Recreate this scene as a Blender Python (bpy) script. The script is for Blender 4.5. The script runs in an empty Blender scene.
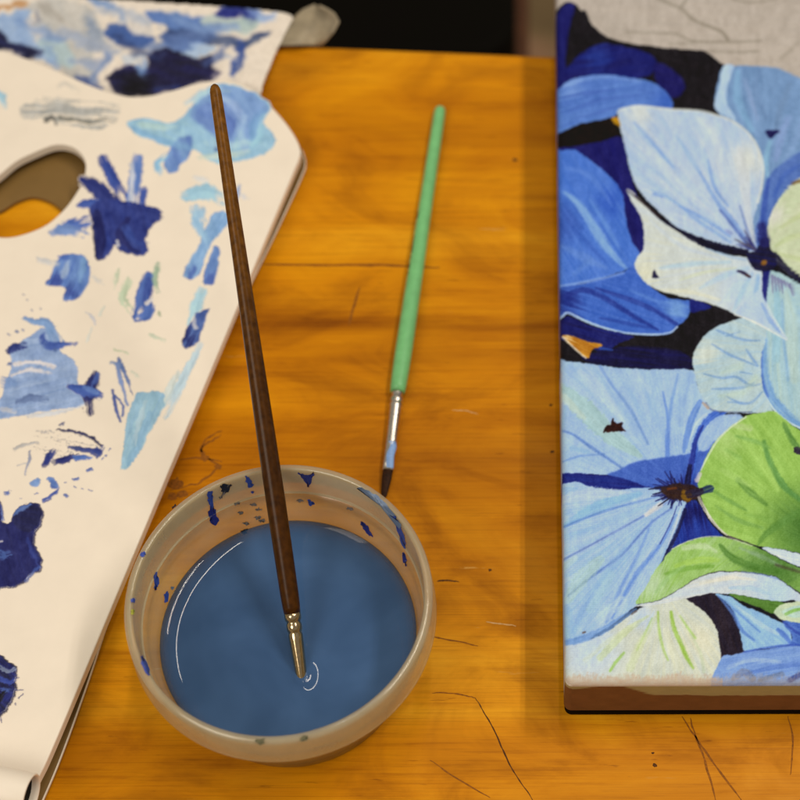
import bpy, bmesh, math, random
import numpy as np
from mathutils import Vector, Matrix
random.seed(7)
rng = np.random.default_rng(11)
SC = bpy.context.scene
COL = SC.collection
MM = 0.001

# ------------------------------------------------------------------ camera model (millimetres, table top is z = 0)
EL = math.radians(59.07); CH = 710.2; FP = 1900.0; PX, PY = 530.0, 400.0
SE, CE = math.sin(EL), math.cos(EL)
def ray(x, y):
    a = (x - PX) / FP; b = (PY - y) / FP
    return np.array([a, CE + b * SE, -SE + b * CE])
def at(x, y, z=0.0, k=0.0, y0=0.0):
    """the point seen at pixel (x, y) of the photograph on the plane  Z = z + k (Y - y0)"""
    d = ray(x, y)
    t = (z - k * y0 - CH) / (d[2] - k * d[1])
    return np.array([0, 0, CH]) + t * d
def proj(P):
    P = np.asarray(P, float).reshape(-1, 3) - np.array([0, 0, CH])
    d = P[:, 1] * CE - P[:, 2] * SE
    u = P[:, 1] * SE + P[:, 2] * CE
    return PX + FP * P[:, 0] / d, PY - FP * u / d
def pxmm(P):
    return FP / (P[1] * CE - (P[2] - CH) * SE)

# ------------------------------------------------------------------ colour
LIGHT = np.array([1.0, 0.90, 0.76])
def lin(c):
    c = np.asarray(c, float) / 255.0
    return np.where(c <= 0.04045, c / 12.92, ((c + 0.055) / 1.055) ** 2.4)
def alb(c, g=1.0):
    return np.clip(lin(c) / LIGHT * g, 0.004, 0.9)
def rgba(c, g=1.0):
    a = alb(c, g); return (float(a[0]), float(a[1]), float(a[2]), 1.0)

# ------------------------------------------------------------------ noise
NT = rng.random((256, 256))
def vnoise(u, v):
    u = np.asarray(u, float); v = np.asarray(v, float)
    iu = np.floor(u).astype(int); iv = np.floor(v).astype(int)
    fu = u - iu; fv = v - iv
    fu = fu * fu * (3 - 2 * fu); fv = fv * fv * (3 - 2 * fv)
    g = lambda a, b: NT[a & 255, b & 255]
    return (g(iu, iv) * (1 - fu) + g(iu + 1, iv) * fu) * (1 - fv) + (g(iu, iv + 1) * (1 - fu) + g(iu + 1, iv + 1) * fu) * fv
def fbm(u, v, n=3):
    s = 0; a = 0.5; t = 0
    for i in range(n):
        s = s + a * vnoise(u * 2 ** i + 17.3 * i, v * 2 ** i + 9.1 * i); t += a; a *= 0.55
    return s / t
def sstep(a, b, x):
    t = np.clip((x - a) / (b - a), 0, 1); return t * t * (3 - 2 * t)
def smooth(pts, n=8, closed=True):
    P = np.array(pts, float); m = len(P); out = []
    for i in range(m if closed else m - 1):
        p0, p1, p2, p3 = (P[(i - 1) % m], P[i], P[(i + 1) % m], P[(i + 2) % m]) if closed else (P[max(i - 1, 0)], P[i], P[i + 1], P[min(i + 2, m - 1)])
        for t in np.arange(n) / n:
            out.append(0.5 * (2 * p1 + (p2 - p0) * t + (2 * p0 - 5 * p1 + 4 * p2 - p3) * t * t + (3 * p1 - p0 - 3 * p2 + p3) * t ** 3))
    if not closed: out.append(P[-1])
    return np.array(out)

# ------------------------------------------------------------------ a small painter: rasters laid out in the drawing's own coordinates
class Paint:
    def __init__(s, x0, y0, x1, y1, S=2.0, base=(255, 255, 255), alpha=False):
        s.x0, s.y0, s.S = x0, y0, S
        s.w, s.h = int((x1 - x0) * S), int((y1 - y0) * S)
        s.c = np.empty((s.h, s.w, 3)); s.c[:] = base
        s.a = np.zeros((s.h, s.w)) if alpha else None
    def box(s, pts, pad):
        P = np.asarray(pts, float)
        i0 = max(int((P[:, 0].min() - pad - s.x0) * s.S), 0); i1 = min(int((P[:, 0].max() + pad - s.x0) * s.S) + 2, s.w)
        j0 = max(int((P[:, 1].min() - pad - s.y0) * s.S), 0); j1 = min(int((P[:, 1].max() + pad - s.y0) * s.S) + 2, s.h)
        if i1 <= i0 or j1 <= j0: return None
        X, Y = np.meshgrid((np.arange(i0, i1) + .5) / s.S + s.x0, (np.arange(j0, j1) + .5) / s.S + s.y0)
        return (slice(j0, j1), slice(i0, i1)), X, Y
    def put(s, sl, m, col):
        m3 = m[..., None]
        if s.a is None:
            s.c[sl] = s.c[sl] * (1 - m3) + np.asarray(col, float) * m3
        else:
            a0 = s.a[sl]; an = a0 + m * (1 - a0)
            w = np.where(an > 1e-6, m / np.maximum(an, 1e-6), 0)[..., None]
            s.c[sl] = s.c[sl] * (1 - w) + np.asarray(col, float) * w
            s.a[sl] = an
    @staticmethod
    def inside(P, X, Y):
        m = np.zeros(X.shape, bool)
        x1, y1 = P[-1]
        for x2, y2 in P:
            if y1 != y2:
                c = ((y1 > Y) != (y2 > Y)) & (X < (x2 - x1) * (Y - y1) / (y2 - y1) + x1)
                m ^= c
            x1, y1 = x2, y2
        return m
    @staticmethod
    def blur(m, k):
        for _ in range(k):
            q = np.pad(m, 1, mode='edge')
            m = (q[1:-1, 1:-1] * 2 + q[:-2, 1:-1] + q[2:, 1:-1] + q[1:-1, :-2] + q[1:-1, 2:]) / 6
        return m
    def poly(s, pts, c1, c2=None, focus=None, dirn=None, K=14, freq=.02, amp=10, soft=2, op=1.0, sm=6, wob=0.8, grad=None, dry=0, hatch=0):
        """a painted patch; streaks run from a focus point or along a direction; grad = (colour, point, radius) blends toward a point"""
        P = smooth(pts, sm) if sm else np.array(pts, float)
        b = s.box(P, 4)
        if b is None: return
        sl, X, Y = b
        Xw = X + wob * (fbm(X * .25, Y * .25, 2) - .5) * 2; Yw = Y + wob * (fbm(X * .25 + 50, Y * .25 + 31, 2) - .5) * 2
        m = s.blur(s.inside(P, Xw, Yw).astype(float), soft) * op
        if focus is not None:
            th = np.arctan2(Y - focus[1], X - focus[0]); r = np.hypot(X - focus[0], Y - focus[1])
            bend = .05 * (fbm(X * .02, Y * .02, 2) - .5)
            n = .45 * fbm((th + bend) * K, r * freq, 3) + .3 * fbm((th + bend) * K * 4, r * freq * 1.6 + 40, 2) + .25 * vnoise((th + bend) * K * 11, r * .05 + 11)
        else:
            d = dirn if dirn is not None else (1, .2)
            L = math.hypot(*d); dx, dy = d[0] / L, d[1] / L
            a = X * dx + Y * dy; q = -X * dy + Y * dx
            n = .45 * fbm(q * K * .02, a * freq, 3) + .3 * fbm(q * K * .08, a * freq * 1.5 + 20, 2) + .25 * vnoise(q * .9, a * .06)
        n = np.clip((n - .5) * 2.5 + .5, -.25, 1.25)
        col = np.asarray(c1, float)
        c2 = c1 if c2 is None else c2
        C = col * (1 - n[..., None]) + np.asarray(c2, float) * n[..., None]
        if grad is not None:
            for g in (grad if isinstance(grad, list) else [grad]):
                w = (1 - sstep(0, g[2], np.hypot(X - g[1][0], Y - g[1][1]) + 14 * (n - .5)))[..., None]
                C = C * (1 - w) + np.asarray(g[0], float) * w
        f = fbm(X * .9, Y * .9, 2) - .5
        C = C + (f * amp)[..., None]
        if dry: m = m * sstep(dry - .28, dry + .12, n * .75 + .25 * vnoise(X * 1.1, Y * 1.1))
        if s.a is not None:
            core = s.blur(m, 9); C = C + ((fbm(X * .13 + 9, Y * .13, 3) - .5) * 34)[..., None]
            m = m * (1 - .75 * sstep(.85, .35, core) * sstep(.42, .62, n * .6 + .4 * vnoise(X * .8, Y * .8)))
        s.put(sl, m, C)
    def line(s, pts, w, col, op=1.0, soft=.8, rough=.25, curve=True, dry=0):
        P = smooth(pts, 6, False) if curve and len(pts) > 2 else np.array(pts, float)
        wm = max(w) if isinstance(w, (tuple, list)) else w
        b = s.box(P, wm + soft + 2)
        if b is None: return
        sl, X, Y = b
        D = np.full(X.shape, 1e9); W = np.zeros(X.shape); T = np.zeros(X.shape); Q = np.zeros(X.shape)
        n = len(P) - 1; ws = np.interp(np.linspace(0, 1, n + 1), np.linspace(0, 1, len(w)), w) if isinstance(w, (tuple, list)) else np.full(n + 1, w)
        acc = 0
        for i in range(n):
            ax, ay = P[i]; vx, vy = P[i + 1] - P[i]; L2 = vx * vx + vy * vy + 1e-9; L = math.sqrt(L2)
            t = np.clip(((X - ax) * vx + (Y - ay) * vy) / L2, 0, 1)
            d = np.hypot(X - ax - t * vx, Y - ay - t * vy)
            k = d < D
            D = np.where(k, d, D); W = np.where(k, ws[i] + t * (ws[i + 1] - ws[i]), W); T = np.where(k, acc + t * L, T)
            Q = np.where(k, ((X - ax) * vy - (Y - ay) * vx) / L, Q)
            acc += L
        e = W / 2 * (1 + rough * 2 * (fbm(X * .5, Y * .5, 2) - .5))
        m = (1 - sstep(-soft, soft, D - e)) * op
        if s.a is not None and wm > 4.5:          # a loaded brush: the hairs part towards the end and edges of the stroke
            tt = T / max(acc, 1); st = .6 * fbm(Q * .6 + 31 + P[0, 0], T * .035, 2) + .4 * vnoise(Q * 1.5 + P[0, 1], T * .06 + X * .2)
            k = np.clip(sstep(.62, 1, tt) * .9 + sstep(.55, 1.05, D / np.maximum(e, .5)) * .55 + sstep(.18, 0, tt) * .4, 0, 1)
            m = m * (1 - k * sstep(.40, .62, st))
        if dry:
            st = .65 * fbm(Q * .55 + 7, T * .03, 2) + .35 * vnoise(X * .9, Y * .9)
            m = m * sstep(dry - .12, dry + .12, st + .35 * (1 - T / max(acc, 1)) * .6)
        if s.a is None and wm < 20: m = m * np.clip(.50 + .95 * fbm(T * .07 + P[0, 0], Q * .7 + P[0, 1], 2), 0, 1)
        f = (fbm(Q * .6 + 13, T * .05, 2) - .5) * (46 if s.a is not None else 26)
        s.put(sl, m, np.asarray(col, float) + f[..., None])
    def outline(s, pts, w, col, op=1.0, a=0, b=None, sm=6, **k):
        P = smooth(pts, sm) if sm else np.array(pts, float)
        s.line(P[a:b], w, col, op, curve=False, **k)
    def sample(s, x, y):
        u = np.clip((np.asarray(x) - s.x0) * s.S - .5, 0, s.w - 1.001); v = np.clip((np.asarray(y) - s.y0) * s.S - .5, 0, s.h - 1.001)
        i = u.astype(int); j = v.astype(int); fu = (u - i)[..., None]; fv = (v - j)[..., None]
        f = lambda A: (A[j, i] * (1 - fu) + A[j, i + 1] * fu) * (1 - fv) + (A[j + 1, i] * (1 - fu) + A[j + 1, i + 1] * fu) * fv
        c = f(s.c)
        return (c, f(s.a[..., None])[..., 0]) if s.a is not None else c

# ------------------------------------------------------------------ object helpers
def tag(o, label=None, cat=None, group=None, kind=None):
    for k, v in (('label', label), ('category', cat), ('group', group), ('kind', kind)):
        if v: o[k] = v
    return o
def empty(name, loc_mm):
    o = bpy.data.objects.new(name, None); COL.objects.link(o)
    o.location = Vector(loc_mm) * MM; o.empty_display_size = .02
    return o
def mesh(name, V, F, mat, parent=None, cols=None, shade=True, attrs=None):
    """V in world millimetres; the object keeps its own origin at its parent's base"""
    V = np.asarray(V, float).reshape(-1, 3)
    off = np.zeros(3)
    if parent is not None:
        p = parent
        while p is not None:
            off += np.array(p.location) / MM; p = p.parent
    else:
        off = np.array([V[:, 0].mean(), V[:, 1].mean(), V[:, 2].min()])
    me = bpy.data.meshes.new(name)
    if isinstance(F, np.ndarray):
        n = F.shape[1]
        me.vertices.add(len(V)); me.vertices.foreach_set('co', ((V - off) * MM).ravel())
        me.loops.add(F.size); me.loops.foreach_set('vertex_index', F.ravel().astype(np.int32))
        me.polygons.add(len(F)); me.polygons.foreach_set('loop_start', np.arange(0, F.size, n, dtype=np.int32))
        me.update(calc_edges=True)
    else:
        me.from_pydata([tuple(v) for v in (V - off) * MM], [], [tuple(int(i) for i in f) for f in F]); me.update()
    if cols is not None:
        a = me.color_attributes.new('paint', 'FLOAT_COLOR', 'POINT')
        c = np.ones((len(V), 4)); c[:, :3] = np.asarray(cols).reshape(-1, 3)
        a.data.foreach_set('color', c.ravel())
    for k, v in (attrs or {}).items():
        a = me.attributes.new(k, 'FLOAT', 'POINT'); a.data.foreach_set('value', np.asarray(v, float))
    me.validate()
    if shade: me.polygons.foreach_set('use_smooth', np.ones(len(me.polygons), bool))
    me.materials.append(mat)
    o = bpy.data.objects.new(name, me); COL.objects.link(o)
    if parent is None: o.location = Vector(off * MM)
    else: o.parent = parent
    return o
def grid_faces(nu, nv, closed_u=False):
    i = np.arange(nu if closed_u else nu - 1); j = np.arange(nv - 1)
    I, J = np.meshgrid(i, j, indexing='ij'); I2 = (I + 1) % nu
    return np.stack([I * nv + J, I2 * nv + J, I2 * nv + J + 1, I * nv + J + 1], -1).reshape(-1, 4)
def lathe(name, prof, C, mat, parent, seg=96, flip=False):
    """prof: list of (radius, z) turned about the vertical through C"""
    P = np.array(prof, float); th = np.linspace(0, 2 * np.pi, seg, endpoint=False)
    V = np.stack([C[0] + np.outer(np.cos(th), P[:, 0]), C[1] + np.outer(np.sin(th), P[:, 0]), C[2] + np.tile(P[:, 1], (seg, 1))], -1)
    return mesh(name, V, grid_faces(seg, len(P), True), mat, parent)
def rod_points(A, B, prof, seg=40, flat=None, t0=0):
    """prof: (distance along A->B in mm, radius, flatness in the horizontal-normal sense)"""
    A = np.array(A, float); B = np.array(B, float); d = (B - A) / np.linalg.norm(B - A)
    side = np.cross(d, [0, 0, 1]); side /= np.linalg.norm(side); up = np.cross(side, d)
    th = np.linspace(0, 2 * np.pi, seg, endpoint=False); rows = []
    for p in prof:
        t, r = p[0], p[1]; fl = p[2] if len(p) > 2 else 1.0; wd = p[3] if len(p) > 3 else 1.0
        rows.append(A + d * t + np.outer(np.cos(th) * r * wd, side) + np.outer(np.sin(th) * r * fl, up))
    return np.array(rows).transpose(1, 0, 2)          # seg x n x 3
def rod(name, A, B, prof, mat, parent, seg=40, cols=None):
    V = rod_points(A, B, prof, seg)
    return mesh(name, V, grid_faces(seg, len(prof), True), mat, parent, cols)
def plate(name, outline, z0, z1, mat, parent, hole=None, k=0.0, y0=0.0, bev=.5):
    """a flat board with rounded edges from a closed outline (world mm x, y) and an optional hole"""
    cu = bpy.data.curves.new('tmp', 'CURVE'); cu.dimensions = '2D'; cu.fill_mode = 'BOTH'
    cu.extrude = (z1 - z0) / 2 - bev; cu.bevel_depth = bev; cu.bevel_resolution = 2; cu.offset = -bev
    for pts in ([outline] if hole is None else [outline, hole]):
        sp = cu.splines.new('POLY'); sp.points.add(len(pts) - 1); sp.use_cyclic_u = True
        for q, p in zip(sp.points, pts): q.co = (p[0], p[1], 0, 1)
    t = bpy.data.objects.new('tmp', cu); COL.objects.link(t)
    dg = bpy.context.evaluated_depsgraph_get(); me = bpy.data.meshes.new_from_object(t.evaluated_get(dg))
    V = np.empty(len(me.vertices) * 3); me.vertices.foreach_get('co', V); V = V.reshape(-1, 3)
    F = [tuple(p.vertices) for p in me.polygons]
    bpy.data.objects.remove(t); bpy.data.curves.remove(cu); bpy.data.meshes.remove(me)
    V[:, 2] += (z0 + z1) / 2 + k * (V[:, 1] - y0)
    o = mesh(name, V, F, mat, parent, shade=False)
    bm = bmesh.new(); bm.from_mesh(o.data); bmesh.ops.remove_doubles(bm, verts=bm.verts, dist=1e-6); bmesh.ops.recalc_face_normals(bm, faces=bm.faces); bm.to_mesh(o.data); bm.free()
    return o

# ------------------------------------------------------------------ materials
def mat(name, base=(.5, .5, .5, 1), rough=.5, metal=0, spec=.5, **k):
    m = bpy.data.materials.new(name); m.use_nodes = True
    b = m.node_tree.nodes['Principled BSDF']
    b.inputs['Base Color'].default_value = base; b.inputs['Roughness'].default_value = rough
    b.inputs['Metallic'].default_value = metal; b.inputs['Specular IOR Level'].default_value = spec
    for a, v in k.items(): b.inputs[a.replace('_', ' ')].default_value = v
    return m, m.node_tree, b
def N(nt, t, **k):
    n = nt.nodes.new(t)
    for a, v in k.items(): setattr(n, a, v)
    return n
def noise_node(nt, scale, detail=4, mapping=None, coord='Object', rough=.55, dist=0):
    tc = N(nt, 'ShaderNodeTexCoord'); nz = N(nt, 'ShaderNodeTexNoise')
    nz.inputs['Scale'].default_value = scale; nz.inputs['Detail'].default_value = detail
    nz.inputs['Roughness'].default_value = rough; nz.inputs['Distortion'].default_value = dist
    if mapping:
        mp = N(nt, 'ShaderNodeMapping'); mp.inputs['Scale'].default_value = mapping
        nt.links.new(tc.outputs[coord], mp.inputs[0]); nt.links.new(mp.outputs[0], nz.inputs['Vector'])
    else: nt.links.new(tc.outputs[coord], nz.inputs['Vector'])
    return nz
def ramp(nt, src, stops):
    r = N(nt, 'ShaderNodeValToRGB'); e = r.color_ramp.elements
    while len(e) < len(stops): e.new(.5)
    for q, (p, c) in zip(e, stops): q.position = p; q.color = tuple(c) if len(c) == 4 else (*c, 1)
    nt.links.new(src, r.inputs[0]); return r
def mix(nt, fac, a, b, mode='MIX'):
    n = N(nt, 'ShaderNodeMix', data_type='RGBA', blend_type=mode)
    for s, v in ((n.inputs[0], fac), (n.inputs[6], a), (n.inputs[7], b)):
        if isinstance(v, bpy.types.NodeSocket): nt.links.new(v, s)
        else: s.default_value = v
    return n.outputs[2]
def bump(nt, b, src, strength=.2, dist=.0003):
    n = N(nt, 'ShaderNodeBump'); n.inputs['Strength'].default_value = strength; n.inputs['Distance'].default_value = dist
    nt.links.new(src, n.inputs['Height']); nt.links.new(n.outputs[0], b.inputs['Normal'])
def varied(name, c, rough=.5, metal=0, spec=.5, scale=300, amount=.12, bumpy=.1, mapping=None, **k):
    """a plain colour with fine unevenness in tone, gloss and surface"""
    m, nt, b = mat(name, c, rough, metal, spec, **k)
    nz = noise_node(nt, scale, 5, mapping)
    lo = tuple(v * (1 - amount) for v in c[:3]); hi = tuple(min(v * (1 + amount), .95) for v in c[:3])
    r = ramp(nt, nz.outputs[0], [(.3, lo), (.7, hi)]); nt.links.new(r.outputs[0], b.inputs['Base Color'])
    mr = N(nt, 'ShaderNodeMapRange'); mr.inputs[3].default_value = rough * .8; mr.inputs[4].default_value = min(rough * 1.25, 1)
    nt.links.new(nz.outputs[0], mr.inputs[0]); nt.links.new(mr.outputs[0], b.inputs['Roughness'])
    if bumpy: bump(nt, b, nz.outputs[0], bumpy, .0002)
    return m
def painted(name, rough=.45, spec=.4, weave=0, bumpy=.15, scale=900):
    m, nt, b = mat(name, rough=rough, spec=spec)
    at_ = N(nt, 'ShaderNodeAttribute', attribute_name='paint')
    colr = at_.outputs['Color']
    if weave:
        tc = N(nt, 'ShaderNodeTexCoord'); hs = []
        for dr in ('X', 'Y'):
            w = N(nt, 'ShaderNodeTexWave', wave_type='BANDS', bands_direction=dr); w.inputs['Scale'].default_value = weave
            w.inputs['Distortion'].default_value = 1.2; w.inputs['Detail'].default_value = 2; w.inputs['Detail Scale'].default_value = .6
            nt.links.new(tc.outputs['Object'], w.inputs[0]); hs.append(w.outputs['Fac'])
        a = N(nt, 'ShaderNodeMath', operation='MULTIPLY'); nt.links.new(hs[0], a.inputs[0]); nt.links.new(hs[1], a.inputs[1])
        r = ramp(nt, a.outputs[0], [(.0, (.89, .885, .88)), (.6, (1.06, 1.06, 1.06))])
        colr = mix(nt, 1.0, colr, r.outputs[0], 'MULTIPLY')
        r2 = ramp(nt, a.outputs[0], [(.45, (0, 0, 0)), (.9, (.012, .010, .010))]); colr = mix(nt, 1.0, colr, r2.outputs[0], 'ADD')
        bump(nt, b, a.outputs[0], .4, .00012)
    elif bumpy:
        nz = noise_node(nt, scale, 4); bump(nt, b, nz.outputs[0], bumpy, .0003)
    nt.links.new(colr, b.inputs['Base Color'])
    return m

# table wood
TA, TB = at(280, 42), at(553, 53)
TANG = math.atan2(TB[1] - TA[1], TB[0] - TA[0])
def wood_material():
    m, nt, b = mat('varnished_pine', rough=.46, spec=.11)
    big = noise_node(nt, 1, 3, (1.5, 17, 1), dist=.7)          # broad bands across the boards
    grain = noise_node(nt, 1, 7, (5, 95, 1), rough=.66, dist=.6)
    fine = noise_node(nt, 1, 5, (28, 620, 1), rough=.7)
    fleckn = noise_node(nt, 1, 3, (60, 420, 1), rough=.6)
    blot = noise_node(nt, 30, 5, (.5, .9, 1), rough=.6, dist=1.2)
    c1 = ramp(nt, big.outputs[0], [(.30, (.36, .112, .0006)), (.44, (.56, .20, .001)), (.58, (.66, .255, .002)), (.76, (.80, .37, .010))])
    c2 = ramp(nt, grain.outputs[0], [(.26, (.68, .58, .44)), (.42, (.96, .95, .93)), (.75, (1.08, 1.10, 1.2))])
    x = mix(nt, .95, c1.outputs[0], c2.outputs[0], 'MULTIPLY')
    c3 = ramp(nt, fine.outputs[0], [(.30, (.62, .53, .42)), (.47, (1, 1, 1)), (.72, (1.08, 1.1, 1.25))])
    x = mix(nt, .5, x, c3.outputs[0], 'MULTIPLY')
    cf = ramp(nt, fleckn.outputs[0], [(.24, (.45, .36, .25)), (.33, (1, 1, 1)), (.70, (1, 1, 1)), (.80, (1.25, 1.35, 2.0))])
    x = mix(nt, .75, x, cf.outputs[0], 'MULTIPLY')
    c4 = ramp(nt, blot.outputs[0], [(.26, (.50, .41, .28)), (.48, (.97, .95, .93)), (.68, (1.15, 1.24, 1.9))])
    x = mix(nt, .8, x, c4.outputs[0], 'MULTIPLY')
    # worn pale nicks where the varnish has gone, lying along the grain
    pores = noise_node(nt, 1, 3, (16, 1900, 1), rough=.6)
    cp = ramp(nt, pores.outputs[0], [(.32, (.66, .58, .46)), (.46, (1, 1, 1)), (.70, (1.06, 1.09, 1.3))]); x = mix(nt, .5, x, cp.outputs[0], 'MULTIPLY')
    nick = noise_node(nt, 1, 5, (26, 330, 1), rough=.7)
    gate = noise_node(nt, 14, 2)
    rn = ramp(nt, nick.outputs[0], [(.665, (0, 0, 0)), (.70, (1, 1, 1))]); rg = ramp(nt, gate.outputs[0], [(.5, (0, 0, 0)), (.6, (1, 1, 1))])
    f = mix(nt, 1.0, rn.outputs[0], rg.outputs[0], 'MULTIPLY')
    x = mix(nt, f, x, (.60, .30, .06, 1))
    nt.links.new(x, b.inputs['Base Color'])
    rr = ramp(nt, blot.outputs[0], [(.3, (.55, .55, .55)), (.7, (.36, .36, .36))]); nt.links.new(rr.outputs[0], b.inputs['Roughness'])
    bump(nt, b, grain.outputs[0], .12, .0003)
    return m
M_wood = wood_material()
M_white = varied('white_plastic', rgba((246, 223, 194)), .42, 0, .4, 60, .025, .04)
M_white2 = varied('olive_brown_board', (.20, .118, .034, 1), .45, 0, .35, 70, .06, .05)  # brown board, its colour darkened to deepen the shade in the thumb hole
M_smear = painted('acrylic_paint', .42, .22, bumpy=.12, scale=900)
M_sheet = painted('painted_sheet', .42, .25, bumpy=.15, scale=500)
M_canvas = painted('painted_canvas_cloth', .6, .08, weave=560)
M_side = painted('canvas_side_paint', .6, .3, bumpy=.3, scale=1200)
M_bar = varied('gap_dark_bar', (.012, .008, .004, 1), .8, scale=200, mapping=(1, 8, 1))
M_black = varied('black_vinyl', (.0030, .0024, .0014, 1), .7, 0, .06, 500, .2, .2)
M_brownwood = varied('brown_chair_wood', (.10, .035, .012, 1), .5, 0, .4, 60, .3, .1, (1, 8, 1))
M_floor = None

# ------------------------------------------------------------------ the floor and the table
def floor_material():
    m, nt, b = mat('floor_tiles', rough=.6, spec=.3)
    nz = noise_node(nt, 9, 5, rough=.6); r = ramp(nt, nz.outputs[0], [(.33, (.13, .085, .036)), (.5, (.22, .15, .07)), (.64, (.36, .21, .12))])
    nt.links.new(r.outputs[0], b.inputs['Base Color']); return m
fl = mesh('floor', [(-2600, -1200, -740), (2600, -1200, -740), (2600, 3800, -740), (-2600, 3800, -740)], [(0, 1, 2, 3)], floor_material(), shade=False)
tag(fl, kind='structure')

tang = np.array([math.cos(TANG), math.sin(TANG)]); tnor = np.array([-tang[1], tang[0]])
def tpt(u, v, z): return np.array([TA[0] + tang[0] * u + tnor[0] * v, TA[1] + tang[1] * u + tnor[1] * v, z])
table = empty('table', tpt(0, -400, -740)); table.rotation_euler = (0, 0, 0)
tag(table, 'amber varnished wooden table with scratched top, under the palettes, tub and canvas', 'table')
# table top: rounded far edge
prof = [(-820, 0)] + [(v, 0) for v in np.linspace(-700, -8, 8)] + [(-5 + 5 * math.sin(a), -5 + 5 * math.cos(a)) for a in np.linspace(0.05, math.pi / 2, 8)] + [(0, -24), (-3, -28), (-820, -28), (-820, 0)]
V = []; us = np.linspace(-700, 900, 3)
for u in us:
    for v, z in prof: V.append(tpt(u, v, z))
F = grid_faces(len(us), len(prof))
top = mesh('tabletop', V, F, M_wood, table, shade=False)
end = []
for k in (0, len(us) - 1): end.append([k * len(prof) + i for i in range(len(prof) - 1)])
bm = bmesh.new(); bm.from_mesh(top.data); bm.verts.ensure_lookup_table()
for e in end: bm.faces.new([bm.verts[i] for i in e])
bmesh.ops.recalc_face_normals(bm, faces=bm.faces); bm.to_mesh(top.data); bm.free()
for u in (-640, 840):
    for v in (-60, -760):
        P = tpt(u, v, 0); s = 27
        q = [(-s, -s), (s, -s), (s, s), (-s, s)]
        V = [(P[0] + x * f, P[1] + y * f, z) for z, f in ((-28, 1), (-740, .75)) for x, y in q]
        mesh('leg', V, [(0, 1, 5, 4), (1, 2, 6, 5), (2, 3, 7, 6), (3, 0, 4, 7), (4, 5, 6, 7)], M_wood, table, shade=False)
# scratches, pencil lines and stains in the varnish
M_scr = varied('dark_scratch', (.085, .030, .005, 1), .7, 0, .2, 900, .5, 0)
M_scr2 = varied('brown_scratch', (.26, .085, .004, 1), .6, 0, .2, 900, .4, 0)
M_scr3 = varied('pale_scratch', (.60, .36, .14, 1), .5, 0, .3, 900, .2, 0)
def ribbon(pts, w, m, name='scratch', z=.06, jit=.5):
    P = smooth(pts, 10, False) if len(pts) > 2 else np.array([np.array(pts[0]) * (1 - t) + np.array(pts[1]) * t for t in np.linspace(0, 1, 24)])
    W = np.array([at(x, y, z) for x, y in P]); n = len(W); V = []
    ph = random.random() * 90
    T = np.gradient(W[:, :2], axis=0); T /= np.linalg.norm(T, axis=1)[:, None] + 1e-9
    for i in range(n):
        k = math.sin(math.pi * (i + .5) / n) ** .4
        h = w / 2 * k * (.6 + .9 * vnoise(i * .7 + ph, ph))
        o = (vnoise(i * .35 + ph, 3.3) - .5) * jit
        nx, ny = -T[i, 1], T[i, 0]
        V += [W[i] + [nx * (h + o), ny * (h + o), 0], W[i] + [nx * (o - h), ny * (o - h), 0]]
    mesh(name, V, [(2 * i, 2 * i + 1, 2 * i + 3, 2 * i + 2) for i in range(n - 1)], m, table, shade=False)
ribbon([(475, 697), (484, 712), (497, 735), (505, 755), (518, 778), (535, 803)], .5, M_scr)
ribbon([(690, 718), (697, 740), (706, 765), (716, 803)], .75, M_scr2)
ribbon([(682, 716), (696, 738), (715, 765), (744, 803)], .7, M_scr2)
ribbon([(360, 287), (354, 305), (349, 325)], 1.1, M_scr2)
ribbon([(258, 264), (310, 265), (370, 265), (412, 266), (440, 268)], 1.3, M_scr2)
ribbon([(437, 581), (448, 580), (459, 582)], .7, M_scr)
ribbon([(430, 636), (455, 641), (478, 646)], .7, M_scr2)
ribbon([(432, 693), (450, 693), (468, 696), (475, 698)], .5, M_scr2)
ribbon([(788, 716), (793, 740), (790, 775)], .6, M_scr2)
ribbon([(486, 622), (500, 623.5), (516, 626)], .45, M_scr3)
ribbon([(452, 410), (466, 411), (478, 414)], .45, M_scr3)
ribbon([(150, 671), (165, 668), (182, 667)], .5, M_scr3)
ribbon([(430, 760), (452, 775), (490, 798)], .5, M_scr2)
ribbon([(180, 460), (200, 458), (222, 462)], .8, M_scr2)
ribbon([(170, 490), (195, 484), (214, 472), (220, 465), (208, 458), (200, 448), (210, 436), (222, 430)], 1.0, M_scr2, jit=1.6)
ribbon([(205, 462), (203, 448), (212, 440), (221, 434)], .9, M_scr2, jit=1.6)
def blot(x, y, r, m, z=.07, name='stain'):
    C = at(x, y, z); n = 14; ph = random.random() * 50
    V = [C] + [C + [r * (.6 + .8 * vnoise(i * .9 + ph, ph)) * math.cos(6.283 * i / n) * 1.3, r * (.6 + .8 * vnoise(i * .9 + ph, ph)) * math.sin(6.283 * i / n), 0] for i in range(n)]
    mesh(name, V, [(0, 1 + i, 1 + (i + 1) % n) for i in range(n)], m, table, shade=False)
for x, y, r in ((175, 483, 2.4), (183, 494, 2.0), (205, 458, 1.4), (218, 467, 1.1), (172, 497, 1.6), (180, 507, 1.3)): blot(x, y, r, M_scr2)
for x, y, r in ((490, 570, .6), (653, 753, .45), (655, 765, .7), (515, 160, 1.0), (551, 405, .6), (552, 452, .7)): blot(x, y, r, M_scr)
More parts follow.
